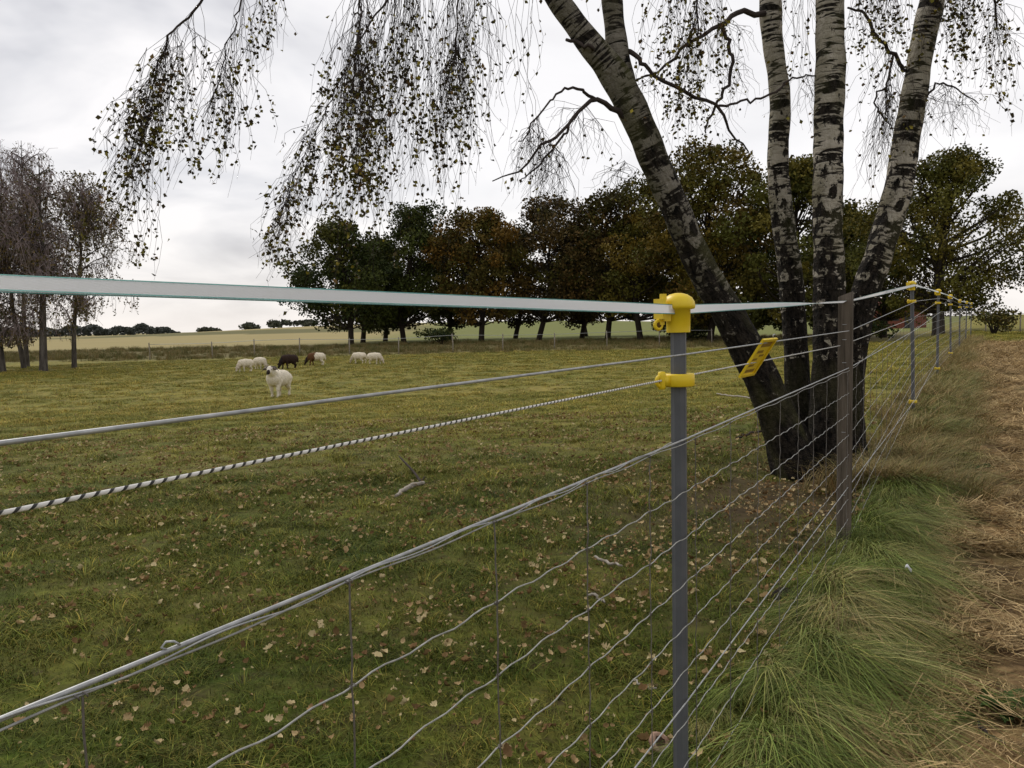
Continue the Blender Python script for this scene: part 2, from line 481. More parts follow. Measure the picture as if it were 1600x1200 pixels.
M = {}
M['soil'] = m_ground()
M['path'] = m_path()
M['blade'] = m_grass_blade()
M['long'] = m_blade('long_blade', [(0.0, (0.10, 0.14, 0.028)), (0.5, (0.17, 0.22, 0.05)), (0.82, (0.28, 0.28, 0.09)), (1.0, (0.50, 0.40, 0.18))])
M['dry'] = m_blade('dry_blade', [(0.0, (0.08, 0.09, 0.025)), (0.5, (0.17, 0.135, 0.05)), (1.0, (0.30, 0.215, 0.10))])
M['gold'] = m_blade('golden_blade', [(0.0, (0.15, 0.14, 0.045)), (0.5, (0.30, 0.22, 0.09)), (1.0, (0.46, 0.34, 0.16))])
M['straw'] = m_blade('straw', [(0.0, (0.12, 0.07, 0.03)), (0.5, (0.45, 0.30, 0.14)), (1.0, (0.72, 0.52, 0.27))])
M['litter'] = m_blade('dead_leaf', [(0.0, (0.12, 0.06, 0.028)), (0.35, (0.34, 0.20, 0.095)), (0.7, (0.54, 0.39, 0.205)), (1.0, (0.74, 0.62, 0.36))], 0.7)
M['leaf'] = m_leaf('tree_leaf')
M['birch'] = m_birch_bark('birch_bark', 0.45, 1.3)
M['mossbirch'] = m_birch_bark('mossy_birch_bark', 0.85, 0.66)
M['twig'] = m_bark('twig_bark', (0.035, 0.027, 0.024), (0.085, 0.066, 0.058))
M['oak'] = m_bark('oak_bark', (0.018, 0.014, 0.011), (0.06, 0.048, 0.036))
M['fartrunk'] = m_bark('pale_trunk_bark', (0.03, 0.025, 0.022), (0.17, 0.15, 0.13), 2.0)
M['galv'] = simple('galvanised_wire', (0.28, 0.285, 0.285), (0.46, 0.465, 0.46), 60, 0.48, 0.45)
M['mesh'] = simple('old_mesh_wire', (0.23, 0.23, 0.21), (0.42, 0.415, 0.39), 60, 0.55, 0.25)
M['rust'] = simple('dull_wire', (0.12, 0.105, 0.095), (0.24, 0.22, 0.205), 60, 0.5, 0.5)
M['plastic'] = simple('grey_plastic', (0.078, 0.081, 0.090), (0.108, 0.111, 0.120), 14, 0.5, 0, 0.05, 0.35)
M['yellow'] = simple('yellow_plastic', (0.72, 0.50, 0.012), (0.80, 0.58, 0.02), 20, 0.42, 0, 0.03, 0.4)
M['ochre'] = simple('ochre_mark', (0.23, 0.13, 0.012), (0.30, 0.18, 0.015), 30, 0.6)
M['hole'] = simple('dark_recess', (0.10, 0.05, 0.006), (0.14, 0.07, 0.008), 30, 0.7)
M['teal'] = simple('teal_thread', (0.075, 0.24, 0.21), (0.11, 0.32, 0.28), 40, 0.6)
M['tape'] = m_tape()
M['rope'] = m_rope()
M['wood'] = m_wood_post()
M['horn'] = simple('horn', (0.05, 0.04, 0.03), (0.15, 0.11, 0.08), 30, 0.5)
M['eye'] = simple('eye_black', (0.008, 0.007, 0.006), (0.012, 0.01, 0.01), 30, 0.25)
M['stick'] = simple('bare_wood', (0.16, 0.13, 0.10), (0.42, 0.38, 0.32), 25, 0.85, 0, 0.5)
M['brick'] = simple('red_brick', (0.14, 0.045, 0.03), (0.21, 0.07, 0.045), 4, 0.9)
M['tile'] = simple('roof_tile', (0.13, 0.05, 0.04), (0.19, 0.08, 0.06), 4, 0.9)
M['door'] = simple('dark_door', (0.03, 0.03, 0.03), (0.05, 0.05, 0.05), 4, 0.7)
M['earth'] = simple('black_earth', (0.012, 0.009, 0.007), (0.03, 0.022, 0.016), 30, 0.95, 0, 0.8)
M['feather'] = simple('white_plastic_scrap', (0.55, 0.55, 0.55), (0.75, 0.75, 0.75), 30, 0.5)

# ------------------------------------------------------------------ ground
def make_ground():
    ang = np.unique(np.concatenate([np.linspace(-60, 60, 241), np.linspace(60, 300, 81)]))[:-1]
    ang = np.radians(ang)
    rad = np.concatenate([[0.05], np.geomspace(0.4, 6000, 210)])
    A, Rr = np.meshgrid(ang, rad)
    X, Y = Rr * np.sin(A), Rr * np.cos(A)
    Z = gz(X, Y)
    n = len(ang); m = len(rad)
    v = np.stack([X, Y, Z], -1).reshape(-1, 3)
    i = np.arange(m - 1)[:, None] * n; j = np.arange(n)[None, :]; k = (j + 1) % n
    f = np.stack([i + j, i + k, i + n + k, i + n + j], -1).reshape(-1, 4)
    x, y = v[:, 0], v[:, 1]
    s = sdist(x, y)
    col = np.zeros((len(v), 3))
    stub = np.array([0.35, 0.285, 0.125]); green = np.array([0.17, 0.185, 0.05]); dgreen = np.array([0.09, 0.10, 0.03]); rough = np.array([0.15, 0.125, 0.05])
    left = 1 - ss(-22, -8, x + 0.05 * (y - 70))
    c = green[None, :] * (1 - left[:, None]) + stub[None, :] * left[:, None]
    band = (np.sin(y * 0.045 + x * 0.004) > 0.55)[:, None] * left[:, None]
    c = c * (1 - band) + np.array([0.14, 0.13, 0.05]) * band
    rr = (ss(44, 48, y) * (1 - ss(66, 74, y)))[:, None]
    c = c * (1 - rr) + rough * rr
    mask = ss(43, 49, y) * ss(2, 6, -s)
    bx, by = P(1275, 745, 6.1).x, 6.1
    litter_shade = np.exp(-(((x - bx + 0.5) / 1.5) ** 2 + ((y - by + 1.0) / 1.7) ** 2)) * 0.95
    litter_shade = np.clip(litter_shade, 0, 0.85)
    att = np.stack([mask, litter_shade, np.zeros_like(mask)], -1)
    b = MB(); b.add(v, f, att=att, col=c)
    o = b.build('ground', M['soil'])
    return tag(o, 'olive green sheep pasture with fallen leaves running back to tan stubble fields', 'pasture', kind='structure')
make_ground()

def path_edge(Y): return 0.46 + 0.07 * np.sin(Y * 2.3) + 0.05 * np.sin(Y * 6.1 + 1) + 0.03 * np.sin(Y * 15)
def make_path():
    ys = np.concatenate([np.linspace(0.2, 12, 180), np.linspace(12.1, 25, 80)])
    us = np.linspace(0, 1, 40)
    YY, UU = np.meshgrid(ys, us, indexing='ij')
    e = path_edge(YY)
    end = ss(22, 25, YY)
    S = e + UU * (2.9 - e) * (1 - 0.5 * end)
    # a point at distance S from the fence line, on row YY
    X = fx(YY) + S * FN; Y = YY - S * FSL * FN
    Zr = gz(X, Y) + 0.006 + 0.016 * (np.abs(hsh(X, Y, 9, 1)) + np.abs(hsh(X, Y, 23, 2)) * 0.7) * np.minimum(1, UU * 12)
    n = len(us)
    v = np.stack([X, Y, Zr], -1).reshape(-1, 3)
    i = np.arange(len(ys) - 1)[:, None] * n; j = np.arange(n - 1)[None, :]
    f = np.stack([i + j, i + j + 1, i + n + j + 1, i + n + j], -1).reshape(-1, 4)
    b = MB(); b.add(v, f)
    return tag(b.build('path', M['path']), 'brown path of dried mown grass along the outside of the fence', 'path', kind='structure')
make_path()

# ------------------------------------------------------------------ scattered stuff (uncountable)
def blade_tuft(n, h, spread, width, lean, seed, bend=0.6, seg=3, bias=(0, 0), tintvar=0.25, flat=0.0, dryfrac=0.0):
    r = np.random.default_rng(seed)
    b = MB()
    ang = r.uniform(0, 2 * np.pi, n)
    rad = spread * np.sqrt(r.uniform(0, 1, n))
    base = np.stack([rad * np.cos(ang), rad * np.sin(ang), np.full(n, -0.01)], -1)
    hh = h * r.uniform(0.45, 1.1, n)
    da = r.uniform(0, 2 * np.pi, n)
    ln = lean * r.uniform(0.2, 1.3, n)
    d = np.stack([np.cos(da) * ln + bias[0], np.sin(da) * ln + bias[1]], -1)
    side = np.stack([-np.sin(da + r.normal(0, 0.5, n)), np.cos(da), np.zeros(n)], -1)
    side /= np.linalg.norm(side, axis=1)[:, None]
    ts = np.linspace(0, 1, seg + 1)
    rows = []
    for t in ts:
        up = t - bend * 0.5 * t * t * (1 + flat)
        c = base + np.concatenate([d * (t * t + 0.35 * t)[..., None] if np.ndim(t) else d * (t * t + 0.35 * t), np.full((n, 1), up)], 1) * hh[:, None]
        w = width * (1 - t) ** 0.7 * 0.5
        rows += [c - side * w, c + side * w]
    V = np.stack(rows, 1)
    m = 2 * (seg + 1)
    f = []
    for q in range(seg):
        f.append(np.stack([np.arange(n) * m + 2 * q, np.arange(n) * m + 2 * q + 1, np.arange(n) * m + 2 * q + 3, np.arange(n) * m + 2 * q + 2], -1))
    tint = np.clip(r.normal(1, tintvar, (n, 1)), 0.4, 1.7) * np.array([[1, 1, 1]]) * (1 + r.normal(0, 0.07, (n, 3)))
    if dryfrac: tint[r.uniform(0, 1, n) < dryfrac] *= np.array([[2.3, 1.75, 2.0]])
    b.add(V.reshape(-1, 3), np.vstack(f), col=np.repeat(tint, m, axis=0))
    return b
def variant_collection(name, builders, mat):
    c = bpy.data.collections.new(name)
    for i, b in enumerate(builders):
        me = b.mesh(name, True); me.materials.append(mat)
        o = bpy.data.objects.new(name, me); c.objects.link(o)
    return c
def scatter(name, pts, rots, scl, coll, label, cat):
    me = bpy.data.meshes.new(name)
    n = len(pts)
    me.vertices.add(n); me.vertices.foreach_set('co', np.asarray(pts, np.float32).ravel())
    a = me.attributes.new('rot', 'FLOAT_VECTOR', 'POINT'); a.data.foreach_set('vector', np.asarray(rots, np.float32).ravel())
    a = me.attributes.new('scl', 'FLOAT', 'POINT'); a.data.foreach_set('value', np.asarray(scl, np.float32))
    a = me.attributes.new('pick', 'INT', 'POINT'); a.data.foreach_set('value', rng.integers(0, len(coll.objects), n).astype(np.int32))
    o = bpy.data.objects.new(name, me); COL.objects.link(o)
    g = bpy.data.node_groups.new(name, 'GeometryNodeTree')
    g.interface.new_socket('Geometry', in_out='INPUT', socket_type='NodeSocketGeometry')
    g.interface.new_socket('Geometry', in_out='OUTPUT', socket_type='NodeSocketGeometry')
    gi, go = g.nodes.new('NodeGroupInput'), g.nodes.new('NodeGroupOutput')
    ip = g.nodes.new('GeometryNodeInstanceOnPoints'); ci = g.nodes.new('GeometryNodeCollectionInfo')
    ci.inputs['Collection'].default_value = coll
    ci.inputs['Separate Children'].default_value = True
    ci.inputs['Reset Children'].default_value = True
    def na(nm, ty):
        x = g.nodes.new('GeometryNodeInputNamedAttribute'); x.data_type = ty; x.inputs['Name'].default_value = nm
        return [s for s in x.outputs if s.enabled and s.name == 'Attribute'][0]
    e2r = g.nodes.new('FunctionNodeEulerToRotation')
    L = g.links.new
    L(gi.outputs[0], ip.inputs['Points']); L(ci.outputs[0], ip.inputs['Instance'])
    ip.inputs['Pick Instance'].default_value = True
    L(na('pick', 'INT'), ip.inputs['Instance Index'])
    L(na('rot', 'FLOAT_VECTOR'), e2r.inputs[0]); L(e2r.outputs[0], ip.inputs['Rotation'])
    L(na('scl', 'FLOAT'), ip.inputs['Scale'])
    L(ip.outputs[0], go.inputs[0])
    md = o.modifiers.new('scatter', 'NODES'); md.node_group = g
    return tag(o, label, cat, kind='stuff')
def wedge(n, r0, r1, half=42, power=1.0):
    a = np.radians(rng.uniform(-half, half, n)); r = np.sqrt(rng.uniform(r0 * r0, r1 * r1, n))
    return r * np.sin(a), r * np.cos(a)
def patch_noise(X, Y): return 0.5 + 0.25 * hsh(X, Y, 1.9, 0.3) + 0.25 * hsh(X + Y * 0.6, Y - X * 0.6, 4.3, 1.9)

def pasture():
    tufts = [blade_tuft(60, 0.050, 0.10, 0.0036, 0.8, 100 + i, bend=0.8, seg=2, tintvar=0.38, dryfrac=0.10) for i in range(7)] + [blade_tuft(46, 0.095, 0.07, 0.0036, 0.9, 120 + i, bend=1.0, seg=3, tintvar=0.4, dryfrac=0.25) for i in range(2)]
    c = variant_collection('pasture_tuft', tufts, M['blade'])
    X, Y = [], []
    for (n, a, b) in ((11000, 1.0, 7), (17000, 7, 18), (30000, 18, 46)):
        x, y = wedge(n, a, b); X.append(x); Y.append(y)
    X, Y = np.concatenate(X), np.concatenate(Y)
    s = sdist(X, Y)
    pn = patch_noise(X, Y)
    k = (s < 0.35) | ((s > 0.5) & (Y > 24)) | (s > 2.9)
    bx = P(1275, 745, 6.1).x
    bare = np.exp(-(((X - bx + 0.4) / 1.3) ** 2 + ((Y - 5.2) / 1.5) ** 2))
    k &= rng.uniform(0, 1, len(X)) > bare * 0.95
    k &= rng.uniform(0, 1, len(X)) > 0.75 * np.clip(0.9 - 2.2 * np.abs(hsh(X + 0.3 * Y, Y, 5.3, 0.9)), 0, 1) * (np.hypot(X, Y) < 12)
    X, Y, pn = X[k], Y[k], pn[k]
    r = np.hypot(X, Y)
    sc = (0.75 + 0.55 * pn + rng.uniform(-0.2, 0.3, len(X))) * np.interp(r, [0, 7, 18, 44], [0.85, 1.0, 1.35, 2.0])
    pts = np.stack([X, Y, gz(X, Y)], -1)
    rots = np.stack([np.zeros(len(X)), np.zeros(len(X)), rng.uniform(0, 6.28, len(X))], -1)
    scatter('pasture_grass', pts, rots, sc, c, 'short grazed green and olive grass covering the sheep pasture', 'grass')
pasture()

def litter():
    var = []
    for i in range(10):
        r = np.random.default_rng(300 + i); b = MB()
        nu = 9; u = np.linspace(-1, 1, nu); W = r.uniform(0.45, 0.8)
        rows = []
        curl = r.uniform(0.1, 1.3); fold = r.uniform(0.1, 1.1); tw_ = r.normal(0, 0.8)
        for q in u:
            lob = 1 + (0.38 * math.sin(q * 13 + i * 2) if i % 2 else 0.08 * math.sin(q * 17))
            w = W * 0.5 * (1 - abs(q) ** 2.2) * lob + 0.015
            z = curl * 0.4 * q * q + 0.05 * math.sin(q * 9 + i)
            k2 = r.uniform(0.4, 1.6)
            for sd, kk in ((-1, 1.0), (-0.5, 0.45), (0, 0), (0.5, 0.45), (1, k2)):
                yy, zz = sd * w, fold * w * kk + r.normal(0, 0.025)
                a = tw_ * q
                rows.append((q * 0.5, yy * math.cos(a) - zz * math.sin(a), z + yy * math.sin(a) + zz * math.cos(a)))
        f = []
        for q in range(nu - 1):
            for c in range(4):
                f.append((q * 5 + c, q * 5 + c + 1, q * 5 + 6 + c, q * 5 + 5 + c))
        b.add(rows, f); var.append(b)
    c = variant_collection('dead_leaf', var, M['litter'])
    X, Y = wedge(30000, 1.6, 11, 38)
    x2, y2 = wedge(3200, 10, 26, 38)
    bx = P(1275, 745, 6.1).x
    x3 = bx - 0.5 + rng.normal(0, 1.3, 6000); y3 = 4.9 + rng.normal(0, 1.4, 6000)
    X, Y = np.concatenate([X, x2, x3]), np.concatenate([Y, y2, y3])
    s = sdist(X, Y); pn = patch_noise(X * 1.4 + 3, Y * 1.4)
    w = np.where(s > 0.45, 0.10, 0.08 + 0.92 * np.clip(pn * 1.5 - 0.3 + 0.5 * hsh(X, Y, 7.0, 0.7), 0, 1))
    k = (rng.uniform(0, 1, len(X)) < w) & (s < 1.6) & (Y > 1.3)
    X, Y = X[k], Y[k]
    n = len(X)
    pts = np.stack([X, Y, gz(X, Y) + 0.020 + rng.uniform(0, 0.030, n)], -1)
    rots = np.stack([rng.normal(0, 0.45, n), rng.normal(0, 0.45, n), rng.uniform(0, 6.28, n)], -1)
    scatter('fallen_leaves', pts, rots, 0.012 + 0.032 * rng.uniform(0, 1, n) ** 2.6, c, 'brown and pale yellow autumn leaves strewn over the grass', 'leaf litter')
litter()

def long_grass():
    var = [blade_tuft(80, 0.46, 0.06, 0.0046, 0.42, 400 + i, bend=1.3, seg=6, bias=(0.62, -0.3), tintvar=0.38, flat=0.25) for i in range(6)]
    c = variant_collection('long_tuft', var, M['long'])
    n = 1050
    Yr = 0.9 + 11 * rng.uniform(0, 1, n) ** 1.35
    S = 0.14 + rng.normal(0, 0.13, n)
    S = np.clip(S, -0.12, 0.42)
    X = fx(Yr) + S * FN; Y = Yr - S * FSL * FN
    th = math.atan2(FPER.y, FPER.x)
    pts = np.stack([X, Y, gz(X, Y)], -1)
    rots = np.stack([np.zeros(n), np.zeros(n), th - 0.3 + rng.normal(0, 0.6, n)], -1)
    cl_ = 0.82 + 0.22 * np.sin(Yr * 9.3 + 5 * np.sin(S * 7)) * np.sin(Yr * 3.7 + 1)
    sc = cl_ * rng.uniform(0.7, 1.15, n) * np.interp(S, [-0.12, 0.1, 0.42], [0.45, 1.0, 0.75])
    scatter('long_grass', pts, rots, sc, c, 'long uncut green grass draped along the foot of the wire fence', 'grass')
    # golden taller grass further along the fence
    var = [blade_tuft(60, 0.40, 0.09, 0.0045, 0.6, 450 + i, bend=0.95, seg=5, bias=(0.25, -0.1)) for i in range(4)]
    c = variant_collection('golden_tuft', var, M['gold'])
    n = 900
    Yr = 5.2 + 24 * rng.uniform(0, 1, n) ** 1.9
    S = 0.16 + rng.normal(0, 0.2, n)
    X = fx(Yr) + S * FN; Y = Yr - S * FSL * FN
    pts = np.stack([X, Y, gz(X, Y)], -1)
    rots = np.stack([np.zeros(n), np.zeros(n), th + rng.normal(0, 0.9, n)], -1)
    scatter('golden_grass', pts, rots, rng.uniform(0.5, 1.1, n), c, 'dry golden grass standing along the far part of the wire fence', 'grass')
long_grass()

def straw():
    var = []
    for i in range(5):
        r = np.random.default_rng(500 + i); b = MB()
        for q in range(26):
            a = r.uniform(0, 6.28); L = r.uniform(0.04, 0.2); c = r.uniform(-0.07, 0.07, 2)
            cv = r.normal(0, 1.3)
            t = np.linspace(-0.5, 0.5, 5)
            pt = np.stack([c[0] + np.cos(a + cv * t) * L * t, c[1] + np.sin(a + cv * t) * L * t, 0.012 + r.uniform(-0.01, 0.02) + 0.03 * r.normal() * t], -1)
            sd = np.array([-math.sin(a), math.cos(a), r.normal(0, 0.4)]) * r.uniform(0.0006, 0.0017)
            v = np.concatenate([pt - sd, pt + sd])
            b.add(v, [(k, k + 1, k + 6, k + 5) for k in range(4)], col=np.clip(r.normal(1, 0.3), 0.4, 1.6))
        var.append(b)
    c = variant_collection('straw_wisp', var, M['straw'])
    n = 11000
    Yr = 0.8 + 24 * rng.uniform(0, 1, n) ** 1.7
    S = path_edge(Yr) - 0.06 + 2.0 * rng.uniform(0, 1, n) ** 1.5
    X = fx(Yr) + S * FN; Y = Yr - S * FSL * FN
    kk = rng.uniform(0, 1, n) < np.clip(0.70 - 1.5 * hsh(X + 0.4 * Y, Y - 0.3 * X, 6.1, 0.5) + 0.5 * hsh(X, Y, 2.3, 1.0), 0.12, 1)
    X, Y, Yr = X[kk], Y[kk], Yr[kk]; n = len(X)
    pts = np.stack([X, Y, gz(X, Y) + 0.018 + rng.uniform(0, 0.018, n)], -1)
    rots = np.stack([rng.normal(0, 0.2, n), rng.normal(0, 0.2, n), rng.uniform(0, 6.28, n)], -1)
    scatter('straw_litter', pts, rots, rng.uniform(0.6, 1.3, n) * np.interp(Yr, [0, 8, 25], [0.9, 1.2, 1.8]), c, 'loose dried hay and straw strewn over the brown path', 'straw')
straw()

def rough_strip():
    var = [blade_tuft(50, 0.8, 0.5, 0.022, 0.5, 600 + i, bend=0.5, seg=3) for i in range(4)]
    c = variant_collection('rough_tuft', var, M['dry'])
    n = 5200
    px = rng.uniform(-120, 1320, n)
    Y = 44 + 22 * rng.uniform(0, 1, n) ** 0.8
    X = (px - 800) / F_PX * Y
    s = sdist(X, Y); k = s < -2
    X, Y = X[k], Y[k]; n = len(X)
    pts = np.stack([X, Y, gz(X, Y)], -1)
    rots = np.stack([np.zeros(n), np.zeros(n), rng.uniform(0, 6.28, n)], -1)
    scatter('rough_grass', pts, rots, rng.uniform(0.25, 1.0, n) * (0.2 + 0.7 * patch_noise(X * 0.16, Y * 0.2)), c, 'brown rank grass and weeds along the far edge of the pasture', 'grass')
rough_strip()

# ------------------------------------------------------------------ the birch clump
def px_path(rows, n):
    """rows of (px, py, depth, width in px) -> smooth 3D path and radii"""
    c = []
    for (x, y, Y, w) in rows:
        p = P(x, y, Y); c.append((p.x, p.y, p.z, 0.5 * w / F_PX * Y))
    q = smooth_path(c, n)
    return q[:, :3], np.maximum(q[:, 3], 0.0015)

def big_birch():
    base = hit(1275, 748)
    root = empty('birch_tree', base)
    tag(root, 'old birch behind the wire fence with four leaning trunks from one base and weeping twigs', 'tree')
    lim = []                                  # (points, radii) of limbs, for hanging twigs
    def stem(rows, top, n=60, sides=18, name='trunk', wob=0.085, mat=None, thin=1.0):
        pts, rad = px_path(rows, n)
        rad = rad * thin
        if top:                              # continue above the picture
            ext = [pts[-1]]
            rr = [rad[-1]]
            d = pts[-1] - pts[-4]; d /= np.linalg.norm(d)
            tgt = np.array(top)
            for i in range(1, 15):
                t = i / 14
                ext.append(pts[-1] * (1 - t) + tgt * t + d * 0.6 * math.sin(t * 3.14) * 0.7); rr.append(rad[-1] * (1 - 0.9 * t))
            pts = np.vstack([pts, ext[1:]]); rad = np.concatenate([rad, rr[1:]])
        b = MB(); b.tube(pts, rad, sides)
        V = b.v[-1]; A = b.att[-1]
        m = len(pts)
        ctr = np.vstack([np.repeat(pts, sides, axis=0), pts[0], pts[-1]])
        off = V - ctr
        nz = np.sin(A[:, 2] * 9 + A[:, 0] * 30) * 0.4 + np.sin(A[:, 2] * 23 + A[:, 1] * 45 + 1) * 0.35 + np.sin(A[:, 0] * 80 + A[:, 2] * 4) * 0.35
        zz = np.clip((0.75 - (ctr[:, 2] - base.z)) / 0.75, 0, 1) ** 2      # root flare and buttresses
        an = np.arctan2(off[:, 1], off[:, 0])
        nz = nz + zz * (1.6 + 3.2 * np.maximum(0, np.sin(3 * an + ctr[:, 0] * 3)) ** 2 + 1.4 * np.sin(7 * an + 2)) * (0.085 / wob)
        b.v[-1] = ctr + off * (1 + wob * nz[:, None])
        b.build(name, mat or M['birch'], root, local=base)
        return pts, rad
    # trunks: (px, py, distance, width in px)
    z = 6.1
    lean, lr = stem([(1268, 775, 6.05, 118), (1250, 735, 6.0, 92), (1232, 690, 5.98, 84), (1203, 620, 5.95, 77), (1150, 512, 5.9, 70), (1097, 420, 5.85, 62), (1042, 295, 5.75, 60), (1005, 210, 5.7, 62), (962, 120, 5.65, 62), (915, 60, 5.6, 52), (872, 0, 5.55, 46), (830, -70, 5.5, 44)], (-2.2, 4.9, 7.6), 90, thin=0.73, mat=M['mossbirch'])
    fork, fr = stem([(985, 165, 5.72, 40), (968, 100, 5.72, 40), (960, 40, 5.72, 37), (956, 0, 5.72, 36), (950, -60, 5.72, 35)], (0.6, 5.6, 8.6), 30, thin=0.86, mat=M['mossbirch'])
    st2, r2 = stem([(1262, 760, 6.35, 70), (1250, 690, 6.35, 50), (1244, 560, 6.4, 40), (1236, 440, 6.4, 40), (1216, 280, 6.4, 35), (1219, 160, 6.4, 33), (1207, 60, 6.4, 33), (1203, 0, 6.4, 36), (1205, -60, 6.4, 34)], (2.3, 6.9, 9.2), 60, thin=0.92)
    st3, r3 = stem([(1296, 775, 6.0, 84), (1296, 730, 6.0, 64), (1294, 600, 6.0, 54), (1296, 470, 6.0, 50), (1293, 330, 6.0, 47), (1295, 200, 6.0, 46), (1297, 100, 6.0, 46), (1297, 0, 6.0, 43), (1299, -80, 6.0, 41)], (2.9, 6.1, 9.8), 60, thin=0.94)
    st4, r4 = stem([(1310, 770, 6.25, 84), (1320, 690, 6.22, 62), (1330, 570, 6.2, 46), (1350, 465, 6.2, 46), (1372, 400, 6.2, 47), (1402, 300, 6.2, 46), (1421, 190, 6.2, 42), (1437, 95, 6.2, 40), (1456, 0, 6.2, 40), (1475, -80, 6.2, 38)], (5.0, 6.6, 8.8), 60, thin=0.9)
    # limbs
    limbs = []
    def limb(rows, n=22, sides=7, keep=True):
        pts, rad = px_path(rows, n)
        rad = rad * 0.72
        pts = pts + rng.normal(0, 0.008, pts.shape) * (np.arange(n) > 1)[:, None]
        limbs.append((pts, rad))
        b = MB(); b.tube(pts, rad, sides); b.build('branch', M['twig'], root, local=base)
        return pts
    A = limb([(990, 192, 5.66, 15), (966, 174, 5.62, 13), (932, 156, 5.5, 10), (905, 172, 5.4, 8), (880, 204, 5.3, 7), (850, 228, 5.2, 6), (812, 266, 5.1, 4), (772, 282, 5.05, 2.5)])
    B = limb([(932, 156, 5.5, 8), (900, 138, 5.35, 6), (868, 150, 5.2, 4.5), (832, 190, 5.1, 3.5), (812, 225, 5.1, 2.5)])
    C = limb([(900, 180, 5.38, 6), (872, 222, 5.3, 5), (838, 262, 5.25, 4), (812, 285, 5.2, 2)])
    D = limb([(968, 76, 5.72, 12), (985, 82, 5.7, 11), (1003, 97, 5.6, 9), (1022, 116, 5.6, 8), (1066, 142, 5.6, 8), (1118, 166, 5.7, 7), (1142, 204, 5.8, 5), (1170, 235, 5.9, 3)])
    E = limb([(1206, 22, 6.4, 14), (1192, 20, 6.35, 13), (1150, 22, 6.2, 11), (1132, 38, 6.1, 10), (1100, 52, 6.0, 8), (1062, 78, 5.9, 7), (1030, 110, 5.8, 5), (1000, 122, 5.75, 4)])
    E2 = limb([(1128, 42, 6.1, 9), (1143, 80, 6.1, 8), (1138, 128, 6.1, 7), (1118, 166, 6.1, 6), (1100, 210, 6.1, 3)])
    G = limb([(1118, 166, 5.7, 6), (1160, 160, 5.8, 5), (1200, 150, 5.9, 5), (1240, 122, 5.95, 4), (1274, 118, 6.0, 3)])
    H = limb([(1432, 122, 6.2, 10), (1414, 108, 6.2, 9), (1396, 84, 6.1, 8), (1372, 58, 6.0, 7), (1350, 22, 6.0, 6), (1322, 10, 6.0, 4)])
    I = limb([(1396, 84, 6.1, 5), (1388, 125, 6.05, 4.5), (1368, 152, 6.0, 4), (1378, 180, 6.0, 3), (1400, 205, 6.0, 2)])
    J = limb([(885, 62, 5.6, 7), (915, 72, 5.5, 8), (940, 82, 5.6, 9)], 10)
    K = limb([(1430, 158, 6.2, 7), (1443, 150, 6.2, 6), (1470, 130, 6.1, 4), (1500, 142, 6.0, 3), (1530, 160, 5.95, 2)])
    L1 = limb([(850, -40, 5.5, 20), (760, -150, 5.4, 16), (640, -190, 5.3, 12), (520, -170, 5.2, 9), (420, -110, 5.1, 7), (345, -30, 5.0, 6), (300, 18, 5.0, 5), (262, 62, 5.0, 4), (238, 130, 5.0, 3), (212, 210, 5.0, 2), (192, 290, 5.0, 1)], 50)
    L2 = limb([(830, -70, 5.5, 20), (740, -120, 5.6, 14), (660, -70, 5.6, 7), (590, 20, 5.5, 4), (548, 95, 5.5, 3), (512, 165, 5.4, 2.4), (472, 250, 5.3, 1.6), (430, 345, 5.2, 1)], 40)
    L3 = limb([(640, -190, 5.3, 12), (600, -120, 5.1, 9), (566, -30, 5.0, 5), (562, 30, 5.0, 4), (556, 110, 5.0, 3), (548, 210, 5.0, 1.5)], 30)
    L4 = limb([(800, -110, 5.5, 14), (740, -90, 5.3, 9), (716, -20, 5.2, 4), (712, 60, 5.2, 3), (700, 150, 5.2, 1.5)], 26)
    L5 = limb([(420, -110, 5.1, 8), (400, -60, 5.1, 6), (370, 20, 5.1, 3), (352, 90, 5.1, 2.2), (325, 180, 5.1, 1.2)], 26)
    L6 = limb([(1470, -60, 6.2, 14), (1510, -70, 6.0, 9), (1545, -30, 5.9, 6), (1556, 40, 5.9, 4)], 20)
    L7 = limb([(956, -10, 5.7, 10), (1000, -80, 5.6, 8), (1050, -70, 5.6, 6), (1085, -10, 5.6, 4), (1090, 60, 5.6, 3)], 20)
    L8 = limb([(1297, -60, 6.0, 12), (1340, -110, 5.8, 8), (1380, -70, 5.7, 5), (1390, 0, 5.7, 3)], 20)
    # ---- hanging twigs and their leaves
    tw, lf = MB(), MB()
    leaf_c, leaf_s, leaf_col = [], [], []
    pal = np.array([[0.06, 0.046, 0.018], [0.10, 0.088, 0.022], [0.17, 0.15, 0.03], [0.14, 0.085, 0.03], [0.30, 0.24, 0.04]])
    def strand(start, length, drift, r0=0.0016, leafy=0.5, lmin=0.25, spread=0.12, n=None):
        n = n or max(5, int(length / 0.09))
        t = np.linspace(0, 1, n)
        ph = rng.uniform(0, 6.28, 2)
        am = rng.uniform(0.015, 0.06)
        out = rng.normal(0, spread, 3); out[2] = abs(out[2]) * 0.5
        x = start[None, :] + drift[None, :] * (t ** 1.3)[:, None] * length + out[None, :] * (1 - np.exp(-3.2 * t))[:, None] + np.array([0, 0, -1.0])[None, :] * (t * length - 0.0)[:, None]
        x[:, 0] += am * np.sin(t * 7 + ph[0]) * t; x[:, 1] += am * np.sin(t * 6 + ph[1]) * t
        x[1:] += rng.normal(0, 0.009, (n - 1, 3))
        tw.tube(x, r0 * (1 - 0.55 * t), 3, cap=False)
